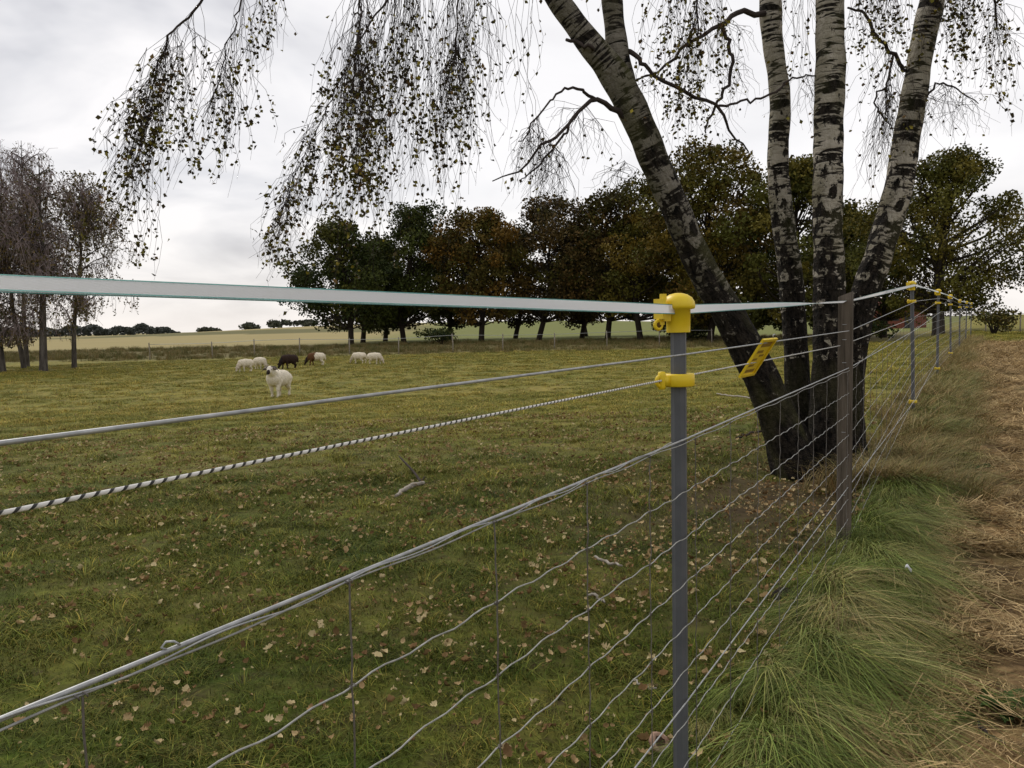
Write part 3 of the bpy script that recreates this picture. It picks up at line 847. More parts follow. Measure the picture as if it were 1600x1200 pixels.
        if leafy > 0:
            k = rng.poisson(leafy * length * 9.5)
            cc_ = lmin + (1 - lmin) * rng.beta(1.8, 1.2, 3)
            u = np.clip(rng.choice(cc_, k) + rng.normal(0, 0.09, k), 0.02, 1)
            idx = np.clip(u * (n - 1), 0, n - 1.001); i0 = idx.astype(int); fr_ = (idx - i0)[:, None]
            c = x[i0] * (1 - fr_) + x[i0 + 1] * fr_ + rng.normal(0, 0.015, (k, 3))
            if k:
                leaf_c.append(c); leaf_s.append(rng.uniform(0.021, 0.038, k))
                leaf_col.append(pal[rng.choice(5, k, p=[0.34, 0.28, 0.16, 0.12, 0.10])] * rng.uniform(0.7, 1.3, (k, 1)))
        return x
    def curtain(pts, cnt, lmin, lmax, drift=(-0.1, 0, 0), t0=0.1, t1=1.0, leafy=0.5, sub=0.8, jit=0.1, **kw):
        pts = np.asarray(pts)
        bun = rng.uniform(t0, t1, max(3, cnt // 7)); lvb = rng.choice([0.1, 0.6, 1.7], len(bun))
        for _ in range(int(cnt * 1.1)):
            t = float(np.clip(rng.choice(bun) + rng.normal(0, 0.018), t0, t1)); i = t * (len(pts) - 1); a = int(min(i, len(pts) - 2)); f = i - a
            p = pts[a] * (1 - f) + pts[a + 1] * f
            d = np.array(drift) + rng.normal(0, 0.05, 3); d[2] = 0
            x = strand(p, rng.uniform(lmin, lmax), d, leafy=leafy * rng.choice([0.0, 0.15, 0.6, 1.0, 2.2]), spread=jit, **kw)
            if rng.uniform() < sub:          # side twigs
                for q in range(rng.integers(1, 4)):
                    j = rng.integers(1, max(2, len(x) - 3))
                    strand(x[j], rng.uniform(0.3, 0.6) * (lmax), d + rng.normal(0, 0.06, 3) * np.array([1, 1, 0]), 0.0016, leafy * rng.choice([0.2, 0.8, 1.8]), spread=jit * 0.9)
    def at(x, y, Y): return np.array(P(x, y, Y))
    curtain(L1, 46, 0.25, 0.65, (-0.24, 0, 0), 0.62, 1.0, 1.3, jit=0.10)
    curtain(L1, 30, 0.7, 1.45, (-0.26, 0, 0), 0.48, 0.78, 0.7, jit=0.12)
    curtain(L5, 28, 0.4, 1.0, (-0.16, 0, 0), 0.25, 1.0, 0.9, jit=0.09)
    curtain(np.array([at(395, -60, 5.1), at(435, -40, 5.1)]), 8, 0.3, 0.75, (-0.06, 0, 0), 0, 1, 0.9, jit=0.05)
    curtain(L2, 26, 0.25, 0.5, (-0.16, 0, 0), 0.78, 1.0, 0.9, jit=0.08)
    curtain(np.array([at(560, -60, 5.2), at(610, -60, 5.2)]), 16, 1.3, 1.7, (-0.03, 0, 0), 0, 1, 0.8, jit=0.06)
    curtain(np.array([at(150 + 90, 40, 5.0), at(200, 170, 5.0)]), 12, 0.3, 0.7, (-0.1, 0, 0), 0, 1, 1.4, jit=0.10)
    curtain(L2, 40, 0.3, 0.75, (-0.28, 0, 0), 0.45, 0.97, 1.0, jit=0.09)
    curtain(np.array([at(520, -60, 5.4), at(640, -60, 5.3)]), 46, 0.8, 1.75, (-0.24, 0, 0), 0, 1, 0.75, jit=0.10)
    curtain(L3, 40, 0.5, 1.2, (-0.07, 0, 0), 0.35, 1.0, 1.1, jit=0.11)
    curtain(np.array([at(600, -60, 5.2), at(690, -60, 5.3)]), 30, 0.8, 1.55, (-0.06, 0, 0), 0, 1, 0.8, jit=0.08)
    curtain(L4, 44, 0.5, 1.0, (-0.04, 0, 0), 0.3, 1.0, 0.7, jit=0.12)
    curtain(np.array([at(700, -60, 5.3), at(790, -60, 5.4), at(860, -60, 5.4)]), 42, 0.6, 1.35, (-0.05, 0, 0), 0, 1, 0.35, jit=0.1)
    for li in (A, B, C):
        curtain(li, 22, 0.2, 0.6, (-0.12, 0, 0), 0.3, 1.0, 0.15, jit=0.10)
    curtain(np.array([at(950, 200, 5.6), at(990, 280, 5.6)]), 10, 0.15, 0.35, (-0.3, 0, 0), 0, 1, 0.3, jit=0.1)
    curtain(L7, 34, 0.4, 0.9, (0.0, 0, 0), 0.3, 1.0, 1.3, jit=0.1)
    curtain(np.array([at(1040, -60, 5.6), at(1150, -60, 5.8)]), 24, 0.5, 1.1, (0.0, 0, 0), 0, 1, 0.9, jit=0.1)
    for li in (D, E, E2, G):
        curtain(li, 9, 0.2, 0.5, (0.02, 0, 0), 0.3, 1.0, 0.25, jit=0.10)
    curtain(np.array([at(1235, -60, 6.1), at(1270, -60, 6.1)]), 10, 0.5, 1.2, (0.0, 0, 0), 0, 1, 0.5, jit=0.06)
    curtain(np.array([at(1325, -60, 5.9), at(1420, -60, 5.9)]), 34, 0.4, 0.95, (0.0, 0, 0), 0, 1, 0.8, jit=0.1)
    curtain(H, 18, 0.4, 1.0, (-0.06, 0, 0), 0.1, 1.0, 0.4, jit=0.1)
    curtain(I, 26, 0.4, 0.8, (-0.16, 0, 0), 0.2, 1.0, 0.06, jit=0.08)
    curtain(L6, 30, 0.3, 0.75, (0.02, 0, 0), 0.3, 1.0, 0.9, jit=0.13)
    curtain(np.array([at(1470, -60, 6.0), at(1530, -60, 5.9)]), 34, 0.4, 0.9, (0.0, 0, 0), 0, 1, 0.9, jit=0.1)
    curtain(K, 30, 0.2, 0.55, (0.05, 0, 0), 0.15, 1.0, 0.1, jit=0.12)
    # the crown above the picture: shades the ground below
    for pts in (lean[-15:], fork[-15:], st2[-15:], st3[-15:], st4[-15:]):
        for _ in range(7):
            i = rng.integers(1, 14); p = pts[i]
            a = rng.uniform(0, 6.28); L = rng.uniform(1.0, 2.4)
            u = np.linspace(0, 1, 8)[:, None]
            li = p + np.array([math.cos(a), math.sin(a), 0.0]) * L * u + np.array([0, 0, 0.9]) * np.sin(u * 2.2) * 0.8
            b = MB(); b.tube(li, np.linspace(0.028, 0.006, 8), 5); b.build('branch', M['twig'], root, local=base)
            curtain(li, 9, 0.6, 1.5, (0, 0, 0), 0.3, 1.0, 1.1, sub=0.4, jit=0.2, n=7)
    tw.build('twigs', M['twig'], root, local=base)
    lf.leaves(np.vstack(leaf_c), np.concatenate(leaf_s), np.vstack(leaf_col), 0.8)
    lf.build('leaves', M['leaf'], root, smooth=False, local=base)
    print('birch leaves', sum(len(c) for c in leaf_c))
big_birch()

# ------------------------------------------------------------------ broadleaf trees beyond the pasture
def broadleaf(name, label, px, Y, top_py, width_px, seed, cols, group, low=0.19, nclump=105, nper=215, leaf=0.25, trunk_px=None, twin=False, trunk_r=0.22, dens=1.0, base_dz=0):
    r = np.random.default_rng(seed)
    base = on(trunk_px or px, Y)
    top = P(px, top_py, Y).z
    H = top - base.z
    rx = 0.5 * width_px / F_PX * Y
    cx = P(px, 400, Y).x - base.x
    root = empty(name, base)
    tag(root, label, 'tree', group)
    tr = MB()
    zc = H * low
    lean = r.normal(0, 0.03)
    tp = np.array([[0, 0, -0.2, trunk_r * 1.5], [0, 0, 0.3, trunk_r * 1.1], [cx * 0.25 + lean * H, r.normal(0, .1), H * 0.3, trunk_r * 0.9], [cx * 0.6, r.normal(0, .2), H * 0.55, trunk_r * 0.55], [cx * 0.9, 0, H * 0.85, trunk_r * 0.15]])
    q = smooth_path(tp, 18); tr.tube(q[:, :3], q[:, 3], 9)
    def env(h): return rx * np.clip(np.sin(np.pi * np.clip(h * 0.94 + 0.05, 0.02, 0.985) ** 0.85), 0, 1) ** 0.62
    az0 = r.uniform(0, 6.28, 3)
    cen, siz = [], []
    while len(cen) < nclump:
        h = r.uniform(0.02, 0.97); a = r.uniform(0, 6.28)
        lump = 1 + 0.24 * math.sin(3 * a + az0[0] + 5 * h) + 0.16 * math.sin(5 * a + az0[1] - 7 * h)
        rr = env(h) * lump * r.uniform(0.05, 1) ** 0.45 * 0.88
        z = zc + h * (H - zc)
        cen.append((cx + rr * math.cos(a), rr * 0.9 * math.sin(a), z - 0.25)); siz.append(rx * r.choice([0.10, 0.14, 0.19, 0.26]) * r.uniform(0.85, 1.15))
    cen, siz = np.array(cen), np.array(siz)
    # limbs reach for the clumps
    for i in range(len(cen)):
        if r.uniform() < 0.75:
            z0 = np.clip(cen[i][2] - r.uniform(0.15, 0.3) * H, H * 0.13, H * 0.75)
            j = np.argmin(np.abs(q[:, 2] - z0)); s0 = q[j, :3]
            mid = (s0 + cen[i]) / 2 + np.array([r.normal(0, .3), r.normal(0, .3), -0.15 * np.linalg.norm(cen[i] - s0) * 0.5])
            li = smooth_path([(*s0, trunk_r * 0.32), (*mid, trunk_r * 0.18), (*cen[i], 0.02)], 7)
            tr.tube(li[:, :3], np.maximum(li[:, 3], 0.02), 5, cap=False)
    tr.build('trunk', M['oak'], root)
    cr_ = MB()
    cols = np.array(cols) * np.array([1.85, 1.7, 1.3])
    for c, s in zip(cen, siz):
        k = int(nper * dens * r.uniform(0.7, 1.3) * (s / (rx * 0.2)) ** 1.5)
        d = r.normal(size=(k, 3)); d /= np.linalg.norm(d, axis=1)[:, None]
        pts = c + d * (s * r.uniform(0.1, 1, k)[:, None] ** 0.5) * np.array([1.15, 1.15, 0.9])
        cc = cols[r.integers(0, len(cols))] * r.uniform(0.75, 1.25)
        alt = cols[r.integers(0, len(cols), k)]
        col = (0.78 * cc + 0.22 * alt) * r.uniform(0.78, 1.22, (k, 1))
        cr_.leaves(pts, leaf * r.uniform(0.6, 1.25, k), col, 0.7)
    cr_.build('crown', M['leaf'], root, smooth=False)
    return root

DG = [(0.022, 0.032, 0.010), (0.032, 0.042, 0.012), (0.018, 0.027, 0.012), (0.045, 0.048, 0.014)]
OL = [(0.045, 0.047, 0.012), (0.068, 0.060, 0.014), (0.085, 0.064, 0.014), (0.038, 0.042, 0.012)]
BR = [(0.055, 0.042, 0.014), (0.078, 0.050, 0.015), (0.040, 0.038, 0.012), (0.095, 0.056, 0.014)]
DB = [(0.030, 0.026, 0.012), (0.045, 0.034, 0.014), (0.028, 0.030, 0.011), (0.06, 0.040, 0.016)]
GR = [(0.042, 0.048, 0.014), (0.058, 0.060, 0.016), (0.032, 0.038, 0.012), (0.070, 0.062, 0.016)]
TG = 'trees standing in a row beyond the far edge of the pasture'
broadleaf('broadleaf_tree', 'dark green tree at the left end of the tree row beyond the sheep', 532, 66, 342, 185, 21, DG, TG, low=0.17, trunk_px=548)
broadleaf('broadleaf_tree', 'very dark green dense tree second from the left end of the tree row', 650, 69, 318, 175, 22, DG, TG, trunk_px=630, dens=1.15)
broadleaf('broadleaf_tree', 'low dark tree filling the gap behind the left pair of trees in the row', 592, 74, 385, 120, 29, DG, TG, trunk_px=567)
broadleaf('broadleaf_tree', 'rusty brown and olive tree in the middle of the tree row', 748, 66, 325, 170, 23, BR + OL[:1], TG, trunk_px=752)
broadleaf('broadleaf_tree', 'dark brownish tree just right of the rusty middle tree of the row', 868, 68, 300, 205, 24, DB, TG, trunk_px=843, dens=0.85)
broadleaf('broadleaf_tree', 'sparse dark tree behind the plastic post with light showing through it', 965, 66, 296, 185, 25, DB + OL[:1], TG, trunk_px=950, dens=0.75)
broadleaf('broadleaf_tree', 'small dark tree under the brownish one, left of the nearest yellow post cap', 905, 72, 345, 120, 30, DB, TG, trunk_px=910, dens=0.7)
broadleaf('broadleaf_tree', 'olive tree directly behind the leaning birch trunk', 1030, 62, 275, 190, 26, OL, TG, trunk_px=1000)
broadleaf('oak_tree', 'tall golden olive oak rising highest between the birch trunks', 1110, 56, 216, 225, 27, OL + BR[:2], TG, trunk_px=1110, nclump=105, low=0.13)
broadleaf('oak_tree', 'green oak seen between the two upright birch trunks', 1245, 52, 248, 215, 28, GR, TG, trunk_px=1235, nclump=105, low=0.12)
broadleaf('oak_tree', 'spreading green oak at the right edge behind the far fence posts', 1480, 44, 232, 275, 31, GR + OL[:2], TG, trunk_px=1466, nclump=100, low=0.15, leaf=0.17, trunk_r=0.30, nper=360)
broadleaf('oak_tree', 'dark lower oak between the right birch trunk and the spreading oak', 1375, 54, 330, 150, 32, GR + DG[:2], TG, trunk_px=1380, nclump=80, low=0.07, leaf=0.22)

broadleaf('broadleaf_tree', 'dark low tree seen between the leaning birch trunk and the next upright trunk', 1178, 60, 320, 150, 33, DG + OL[:1], TG, low=0.10)
broadleaf('broadleaf_tree', 'dark low tree behind the whitest upright birch trunk', 1310, 60, 330, 150, 34, DG + OL[:1], TG, low=0.08)
broadleaf('broadleaf_tree', 'low brownish tree directly behind the yellow cap of the nearest post', 1075, 66, 360, 130, 35, DB, TG, low=0.10)

for q_, (px_, Y_, tp_, w_, cs_, lb_) in enumerate([(602, 80, 372, 150, DG, 'dark low tree of the second rank behind the left pair of trees'), (702, 82, 365, 150, DG + BR[:1], 'dark low tree of the second rank left behind the rusty tree'), (806, 80, 352, 150, DB, 'brownish tree of the second rank right behind the rusty tree'), (915, 84, 350, 150, DB + OL[:1], 'dark tree of the second rank behind the brownish tree'), (1000, 78, 330, 150, DB + DG[:2], 'dark tree of the second rank left of the leaning birch trunk')]):
    broadleaf('broadleaf_tree', lb_, px_, Y_, tp_, w_, 80 + q_, [tuple(0.6 * v for v in c_) for c_ in cs_], TG, low=0.15, nclump=80, nper=190, leaf=0.3)

def bush(label, px, Y, hpx, wpx, seed, cols, group, name='bush', leaf=0.25, n=900):
    r = np.random.default_rng(seed)
    base = on(px, Y)
    h, w = hpx / F_PX * Y, wpx / F_PX * Y
    root = empty(name, base); tag(root, label, 'bush', group)
    st = MB(); cr_ = MB(); cols = np.array(cols) * 1.4
    for i in range(7):
        a = r.uniform(0, 6.28)
        c = np.array([math.cos(a) * w * 0.5 * r.uniform(0.1, 0.8), math.sin(a) * w * 0.4 * r.uniform(0, 0.8), h * r.uniform(0.35, 0.75)])
        st.tube([(0, 0, -0.1), c * 0.5 + np.array([0, 0, 0.1]), c], [0.05, 0.035, 0.015], 5)
        k = n // 7
        d = r.normal(size=(k, 3)); d /= np.linalg.norm(d, axis=1)[:, None]
        pts = c + d * r.uniform(0.1, 1, (k, 1)) ** 0.5 * np.array([w * 0.27, w * 0.27, h * 0.32])
        pts[:, 2] = np.maximum(pts[:, 2], 0.03)
        cr_.leaves(pts, leaf * r.uniform(0.6, 1.3, k), cols[r.integers(0, len(cols), k)] * r.uniform(0.7, 1.3, (k, 1)), 0.7)
    st.build('stem', M['oak'], root); cr_.build('foliage', M['leaf'], root, smooth=False)
    return root
bush('low brownish bush at the foot of the spreading oak by the last fence posts', 1552, 36, 46, 70, 41, OL + DB[:2], 'bushes round the pasture edge', leaf=0.14)
bush('small round bush under the trees left of the rusty tree', 690, 62, 26, 70, 42, DG, 'bushes round the pasture edge', leaf=0.2)
bush('dark bush behind the wooden post under the oaks', 1345, 46, 40, 90, 43, DG + OL[:1], 'bushes round the pasture edge', leaf=0.18)
bush('dark bush under the trees behind the yellow capped plastic post', 1065, 58, 30, 90, 44, DG + OL[:1], 'bushes round the pasture edge', leaf=0.18)
FB = 'distant trees on the skyline of the stubble hill'
for i, (px, h, w, lab) in enumerate([(322, 9, 40, 'tiny flat clump leftmost on the stubble hill skyline'), (392, 13, 34, 'tiny dark rounded tree in the middle of the stubble hill skyline'), (437, 14, 36, 'tiny dark tree right of the middle on the stubble hill skyline'), (478, 12, 46, 'tiny wide dark tree on the skyline next to the row of big trees')]):
    bush(lab, px, 310, h, w, 60 + i, [(0.05, 0.055, 0.038), (0.065, 0.066, 0.045)], FB, 'skyline_tree', leaf=1.3, n=400)  # leaf colours lightened, distance haze is mixed into them

def far_wood():
    b = MB(); n = 6000
    px = rng.uniform(-150, 285, n)
    Y = 620 + rng.uniform(0, 60, n)
    X = (px - 800) / F_PX * Y
    hgt = 7.0 + 1.3 * np.sin(px * 0.06) + 1.3 * np.sin(px * 0.17 + 1) - np.maximum(0, px - 215) * 0.055
    z = gz(X, Y) + np.maximum(hgt, 1) * rng.uniform(0, 1, n) ** 0.6
    col = np.array([0.06, 0.066, 0.056]) * rng.uniform(0.7, 1.3, (n, 1))
    b.leaves(np.stack([X, Y, z], -1), rng.uniform(1.8, 3.4, n), col, 0.8)
    tag(b.build('far_wood', M['leaf'], None, smooth=False), 'dark distant wood along the horizon behind the birches at left', 'wood', kind='stuff')
far_wood()

# ------------------------------------------------------------------ slender birches at the left edge
def slender_birch(label, px, base_py, top_py, lean_px, seed, wpx, cols, leafy, twigc, split=False, width=9):
    r = np.random.default_rng(seed)
    base = hit(px, base_py); Y = base.y
    H = P(px, top_py, Y).z - base.z
    root = empty('slender_birch', base); tag(root, label, 'tree', 'slender birches at the left edge of the pasture')
    w = wpx / F_PX * Y; lx = lean_px / F_PX * Y
    tr = MB()
    r0 = 0.5 * width / F_PX * Y
    rows = [(0, 0, -0.2, r0 * 1.5), (0.02, 0, 0.35, r0 * 1.1), (lx * 0.25 + r.normal(0, 0.08), 0, H * 0.25, r0 * 0.9), (lx * 0.5 + r.normal(0, 0.12), r.normal(0, .1), H * 0.5, r0 * 0.65), (lx * 0.8, 0, H * 0.78, r0 * 0.35), (lx, 0, H * 0.98, 0.012)]
    q = smooth_path(rows, 26); tr.tube(q[:, :3], q[:, 3], 8)
    tw, lv = MB(), MB(); cols = np.array(cols)
    for i in range(46):
        z0 = H * r.uniform(0.16, 0.93); j = np.argmin(np.abs(q[:, 2] - z0)); s0 = q[j, :3]
        a = r.uniform(0, 6.28); h = z0 / H
        if h < 0.3 and i % 3: continue
        L = w * 0.5 * r.uniform(0.4, 1.05) * (1.15 - 0.75 * max(0, h - 0.45) / 0.55)
        u = np.linspace(0, 1, 8)
        li = s0 + np.stack([np.cos(a) * L * u, np.sin(a) * L * u, L * (1.0 * u - 0.65 * u * u)], -1)
        tr.tube(li, np.linspace(r0 * 0.3, 0.006, 8), 5, cap=False)
        for k in range(38):
            t = r.uniform(0.15, 1); ii = t * 7; aa = int(min(ii, 6)); f = ii - aa
            p = li[aa] * (1 - f) + li[aa + 1] * f
            if k % 4 == 0:
                end = p + np.array([r.normal(0, .25), r.normal(0, .25), r.uniform(0.1, 0.7)])
            else:
                end = p + np.array([r.normal(0, .22), r.normal(0, .22), -r.uniform(0.3, 1.3)])
            end[2] = min(end[2], H * 1.01); end[2] = max(end[2], H * 0.12)
            mid = (p + end) / 2 + np.array([r.normal(0, .12), r.normal(0, .12), 0.1])
            tw.tube([p, mid, end], [0.010, 0.008, 0.006], 3, cap=False)
            m = r.poisson(leafy * 1.15)
            if m:
                tt = r.uniform(0.3, 1, m)[:, None]
                c = mid * (1 - tt) + end * tt + r.normal(0, 0.05, (m, 3))
                lv.leaves(c, r.uniform(0.06, 0.13, m), cols[r.integers(0, len(cols), m)] * r.uniform(0.9, 1.7, (m, 1)), 0.75)
    tr.build('trunk', M['fartrunk'], root); tw.build('twigs', twigc, root); lv.build('leaves', M['leaf'], root, smooth=False)
M['ptwig'] = m_bark('purple_twig', (0.22, 0.17, 0.165), (0.36, 0.29, 0.285))
LB = [(0.06, 0.045, 0.025), (0.085, 0.062, 0.027), (0.05, 0.05, 0.022), (0.12, 0.085, 0.03)]
LG = [(0.09, 0.08, 0.025), (0.125, 0.10, 0.028), (0.07, 0.065, 0.02), (0.14, 0.095, 0.03)]
slender_birch('dark leafy birch cut off by the left edge of the photo', 2, 582, 245, -10, 71, 120, LB, 5.0, M['ptwig'], width=11)
slender_birch('thin birch leaning left, second trunk from the left edge', 36, 576, 228, -26, 72, 120, LB, 1.3, M['ptwig'], width=7)
slender_birch('upright birch with bare purple top, third trunk from the left edge', 42, 574, 212, 14, 73, 150, LB, 0.8, M['ptwig'], width=7)
slender_birch('pale barked birch with a wide foot and dark hanging leaves, fourth from the left edge', 68, 580, 240, 14, 74, 130, LB, 2.8, M['ptwig'], width=11)
slender_birch('rightmost slender birch of the left group with greenish hanging leaves', 116, 576, 272, 32, 75, 175, LG, 4.6, M['ptwig'], width=7)

# ------------------------------------------------------------------ the near fence
def post_z(Y): return float(gz(fx(Y), Y))
def plastic_post_mesh(H, r=0.0172):
    b = MB(); n = 24
    prof = r * (1 + 0.06 * np.cos(np.arange(n) / n * 2 * np.pi * 8))
    zs = [-0.3, 0.0, H * 0.5, H]
    v = [(prof[k] * math.cos(k / n * 2 * math.pi), prof[k] * math.sin(k / n * 2 * math.pi), zz) for zz in zs for k in range(n)]
    f = [(i * n + k, i * n + (k + 1) % n, (i + 1) * n + (k + 1) % n, (i + 1) * n + k) for i in range(3) for k in range(n)]
    b.add(v, f); return b
def cap_mesh():
    b = MB()
    b.lathe([(0.0268, -0.058), (0.0272, -0.05), (0.0278, -0.006), (0.0372, -0.004), (0.0388, 0.002), (0.0372, 0.012), (0.031, 0.022), (0.020, 0.029), (0.008, 0.032), (0.0005, 0.0325)], 28)
    b.lathe([(0.0005, -0.0575), (0.0268, -0.058)], 28)
    return b
def clamp_mesh():                       # tape clamp on the field-facing side of the cap
    b = MB()
    b.box((0, -0.040, -0.012), (0.022, 0.020, 0.040))
    b.box((0, -0.053, -0.004), (0.034, 0.009, 0.046))
    b.box((0.008, -0.050, 0.023), (0.010, 0.012, 0.014))
    a = np.linspace(0, 2 * np.pi, 17)
    b.tube(np.stack([np.zeros(17), -0.058 + 0.0095 * np.cos(a), -0.040 + 0.0095 * np.sin(a)], -1), 0.0042, 8, cap=False)
    b.box((0, -0.050, -0.032), (0.010, 0.012, 0.016))
    return b
def ring_mesh():                        # ring insulator clipped round the post
    b = MB()
    b.lathe([(0.0195, -0.0145), (0.0345, -0.0145), (0.0365, -0.0115), (0.0365, 0.0115), (0.0345, 0.0145), (0.0195, 0.0145), (0.0195, -0.0145)], 26)
    b.box((0, -0.040, 0), (0.020, 0.022, 0.022))
    b.lathe([(0.0005, 0.022), (0.008, 0.021), (0.0095, 0.013), (0.0095, -0.013), (0.008, -0.019), (0.0005, -0.020)], 14, (0, -0.052, 0))
    a = np.linspace(0, 2 * np.pi, 15)
    b.tube(np.stack([np.full(15, 0.0), -0.056 + 0.012 * np.cos(a), 0.0 + 0.012 * np.sin(a)], -1), 0.0045, 8, cap=False)
    return b
POSTS = []                              # (distance, height of the top above the camera's ground)
PG = 'plastic posts carrying the fence'
TH = math.atan2(FDIR.y, FDIR.x)
post_mesh = plastic_post_mesh(1.27)
first = empty('fence_post', (fx(1.85), 1.85, post_z(1.85)))
def setup(o):
    pm = post_mesh.build('post', M['plastic'], o, smooth=False)
    return o
CAPZ = 1.255
setup(first)
c0 = cap_mesh().build('post_cap', M['yellow'], first); c0.location.z = CAPZ
k0 = clamp_mesh().build('tape_clamp', M['yellow'], c0, smooth=False)
r0_ = ring_mesh().build('insulator', M['yellow'], first); r0_.location.z = 1.087
k0.rotation_euler.z = R(-62)
r0_.rotation_euler.z = R(-58)
for nm, par, loc in (('eyelet_hole', k0, (0, -0.058, -0.040)), ('eyelet_hole', r0_, (0, -0.056, 0))):
    hb = MB(); hb.tube([(-0.003, 0, 0), (0.003, 0, 0)], 0.0062, 12); ho = hb.build(nm, M['hole'], par); ho.location = loc
first.location.z = CAMZ + 0.066 - 0.0325 - CAPZ
tag(first, 'nearest grey plastic fence post with a yellow domed cap and yellow ring insulator', 'fence post', PG)
POSTY = [1.85, 4.02, 7.75, 11.4, 15.4, 20.0, 25.4, 32.5]
tops = {1.85: 0.066, 7.75: 0.345, 11.4: 0.385, 15.4: 0.415, 20.0: 0.41, 25.4: 0.46, 32.5: 0.53}
labs = {7.75: 'second grey plastic post with yellow cap and foot insulator, first beyond the wooden post',
        11.4: 'third grey plastic post with yellow cap, next behind the one past the wooden post',
        15.4: 'fourth grey plastic post with yellow cap in the line running away',
        20.0: 'fifth grey plastic post with yellow cap in the line running away',
        25.4: 'sixth and last but one grey plastic post with yellow cap, far off',
        32.5: 'seventh and farthest grey plastic post with yellow cap at the end of the line'}
GB = {}                                  # fence ground level at each post
GB[1.85] = first.location.z; GB[4.02] = 0.0
for Y in POSTY[2:]:
    o = copy_tree(first)
    o.location = (fx(Y), Y, CAMZ + tops[Y] - 0.0325 - CAPZ)
    o.rotation_euler = (R(rng.uniform(-1, 1)), R(rng.uniform(-1, 1)), R(rng.uniform(-8, 8)))
    GB[Y] = o.location.z
    tag(o, labs[Y], 'fence post', PG)
    ir = [c for c in o.children if c.name.startswith('insulator')][0]
    ir.location.z = 1.09
    if Y < 16:
        ft = copy_tree(ir, o); ft.location.z = 0.12 if Y < 9 else 0.16

def wooden_post():
    Y = 4.02
    zb = hit(1323, 868).z
    zt = P(1323, 460, Y).z
    o = empty('wooden_post', (fx(Y), Y, zb))
    tag(o, 'weathered grey brown square wooden post between the plastic ones in front of the birch', 'fence post')
    b = MB(); n = 40; h = 0.032
    zs = np.linspace(-0.3, zt - zb, 30)
    ring = []
    for k in range(n):
        a = k / n * 2 * math.pi
        c, s = math.cos(a), math.sin(a)
        m = (abs(c) ** 7 + abs(s) ** 7) ** (-1 / 7)
        ring.append((c * m, s * m))
    v = []
    for zz in zs:
        for k, (x, y) in enumerate(ring):
            w = h * (1 + 0.05 * math.sin(k * 2.1 + 3 * zz) * math.sin(zz * 4 + k) + 0.03 * math.sin(zz * 2.3))
            v.append((x * w, y * w, zz + (0.012 * x * (1 if zz > zs[-2] else 0))))
    f = [(i * n + k, i * n + (k + 1) % n, (i + 1) * n + (k + 1) % n, (i + 1) * n + k) for i in range(len(zs) - 1) for k in range(n)]
    v.append((0, 0, zs[-1])); t = len(v) - 1
    b.add(v, f, [((len(zs) - 1) * n + k, (len(zs) - 1) * n + (k + 1) % n, t) for k in range(n)])
    pb = b.build('post', M['wood'], o)
    pb.rotation_euler.z = R(-33)
    for zz in (1.16, 1.085, 0.97, 0.62, 0.3):
        a = np.linspace(-1, 1, 7); st = MB()
        st.tube(np.stack([np.sin(a * 1.5) * 0.009, -h - 0.006 * np.cos(a * 1.5), np.full(7, zz)], -1), 0.0016, 6)
        sb = st.build('staple', M['galv'], o); sb.rotation_euler.z = R(-33)
wooden_post()

def line_pts(zmap, step=0.05, sag=0.0, y0=0.25, y1=32.5, off=0.0, wave=0.0, wl_=0.1, seed=0):
    """points of a fence line: zmap gives its height at each post"""
    ys = sorted(zmap)
    Ys = np.concatenate([np.arange(y0, 9, step), np.arange(9, y1, step * 3)])
    z = np.interp(Ys, ys, [zmap[y] for y in ys])
    z = z + np.where(Ys < ys[0], (Ys - ys[0]) * 0.0, 0)
    i = np.clip(np.searchsorted(ys, Ys) - 1, 0, len(ys) - 2)
    a, b = np.array(ys)[i], np.array(ys)[i + 1]
    t = np.clip((Ys - a) / (b - a), 0, 1)
    z = z - sag * 4 * t * (1 - t) * (b - a)
    L = Ys / FN
    if wave:
        ph = seed * 1.7
        z = z + wave * (np.sin(L * 2 * np.pi / wl_ + ph) + 0.6 * np.sin(L * 2 * np.pi / (wl_ * 2.7) + ph * 2))
    X = fx(Ys) + off * FPER.x; Y = Ys + off * FPER.y
    return np.stack([X, Y, z], -1)
def zm(h, extra=None):
    d = {Y: GB[Y] + h - (GB[1.85] if Y in () else 0) for Y in POSTY}
    d[1.85] = h
    d[4.02] = h + 0.005
    for Y in POSTY[2:]: d[Y] = GB[Y] + h + 0.01
    if extra: d.update(extra)
    return d
W2 = line_pts(zm(1.145, {4.02: 1.157, 7.75: 1.37}), off=0.020)
b = MB(); b.tube(W2, 0.0021, 8); tag(b.build('fence_wire', M['galv']), 'smooth grey fence wire running just under the white tape', 'wire', 'single wires of the fence')
RP = line_pts(zm(1.087, {4.02: 1.083, 7.75: 1.20}), 0.02, off=-0.0)
RP[:, 0] += -0.0; b = MB(); b.tube(RP - np.array(FPER) * 0.022, 0.0021, 8)
tag(b.build('fence_rope', M['rope']), 'white and black twisted electric fence rope below the upper wire', 'rope')
W4 = line_pts(zm(0.95, {4.02: 0.972, 7.75: 1.10}), off=0.020)
b = MB(); b.tube(W4, 0.0023, 8); tag(b.build('fence_wire', M['galv']), 'thick grey wire along the top edge of the woven wire mesh', 'wire', 'single wires of the fence')
W7 = line_pts(zm(0.328, {4.02: 0.37, 7.75: 0.42}), off=0.022)
b = MB(); b.tube(W7, 0.0019, 6); tag(b.build('fence_wire', M['galv']), 'low straight grey wire crossing the lower part of the woven mesh', 'wire', 'single wires of the fence')

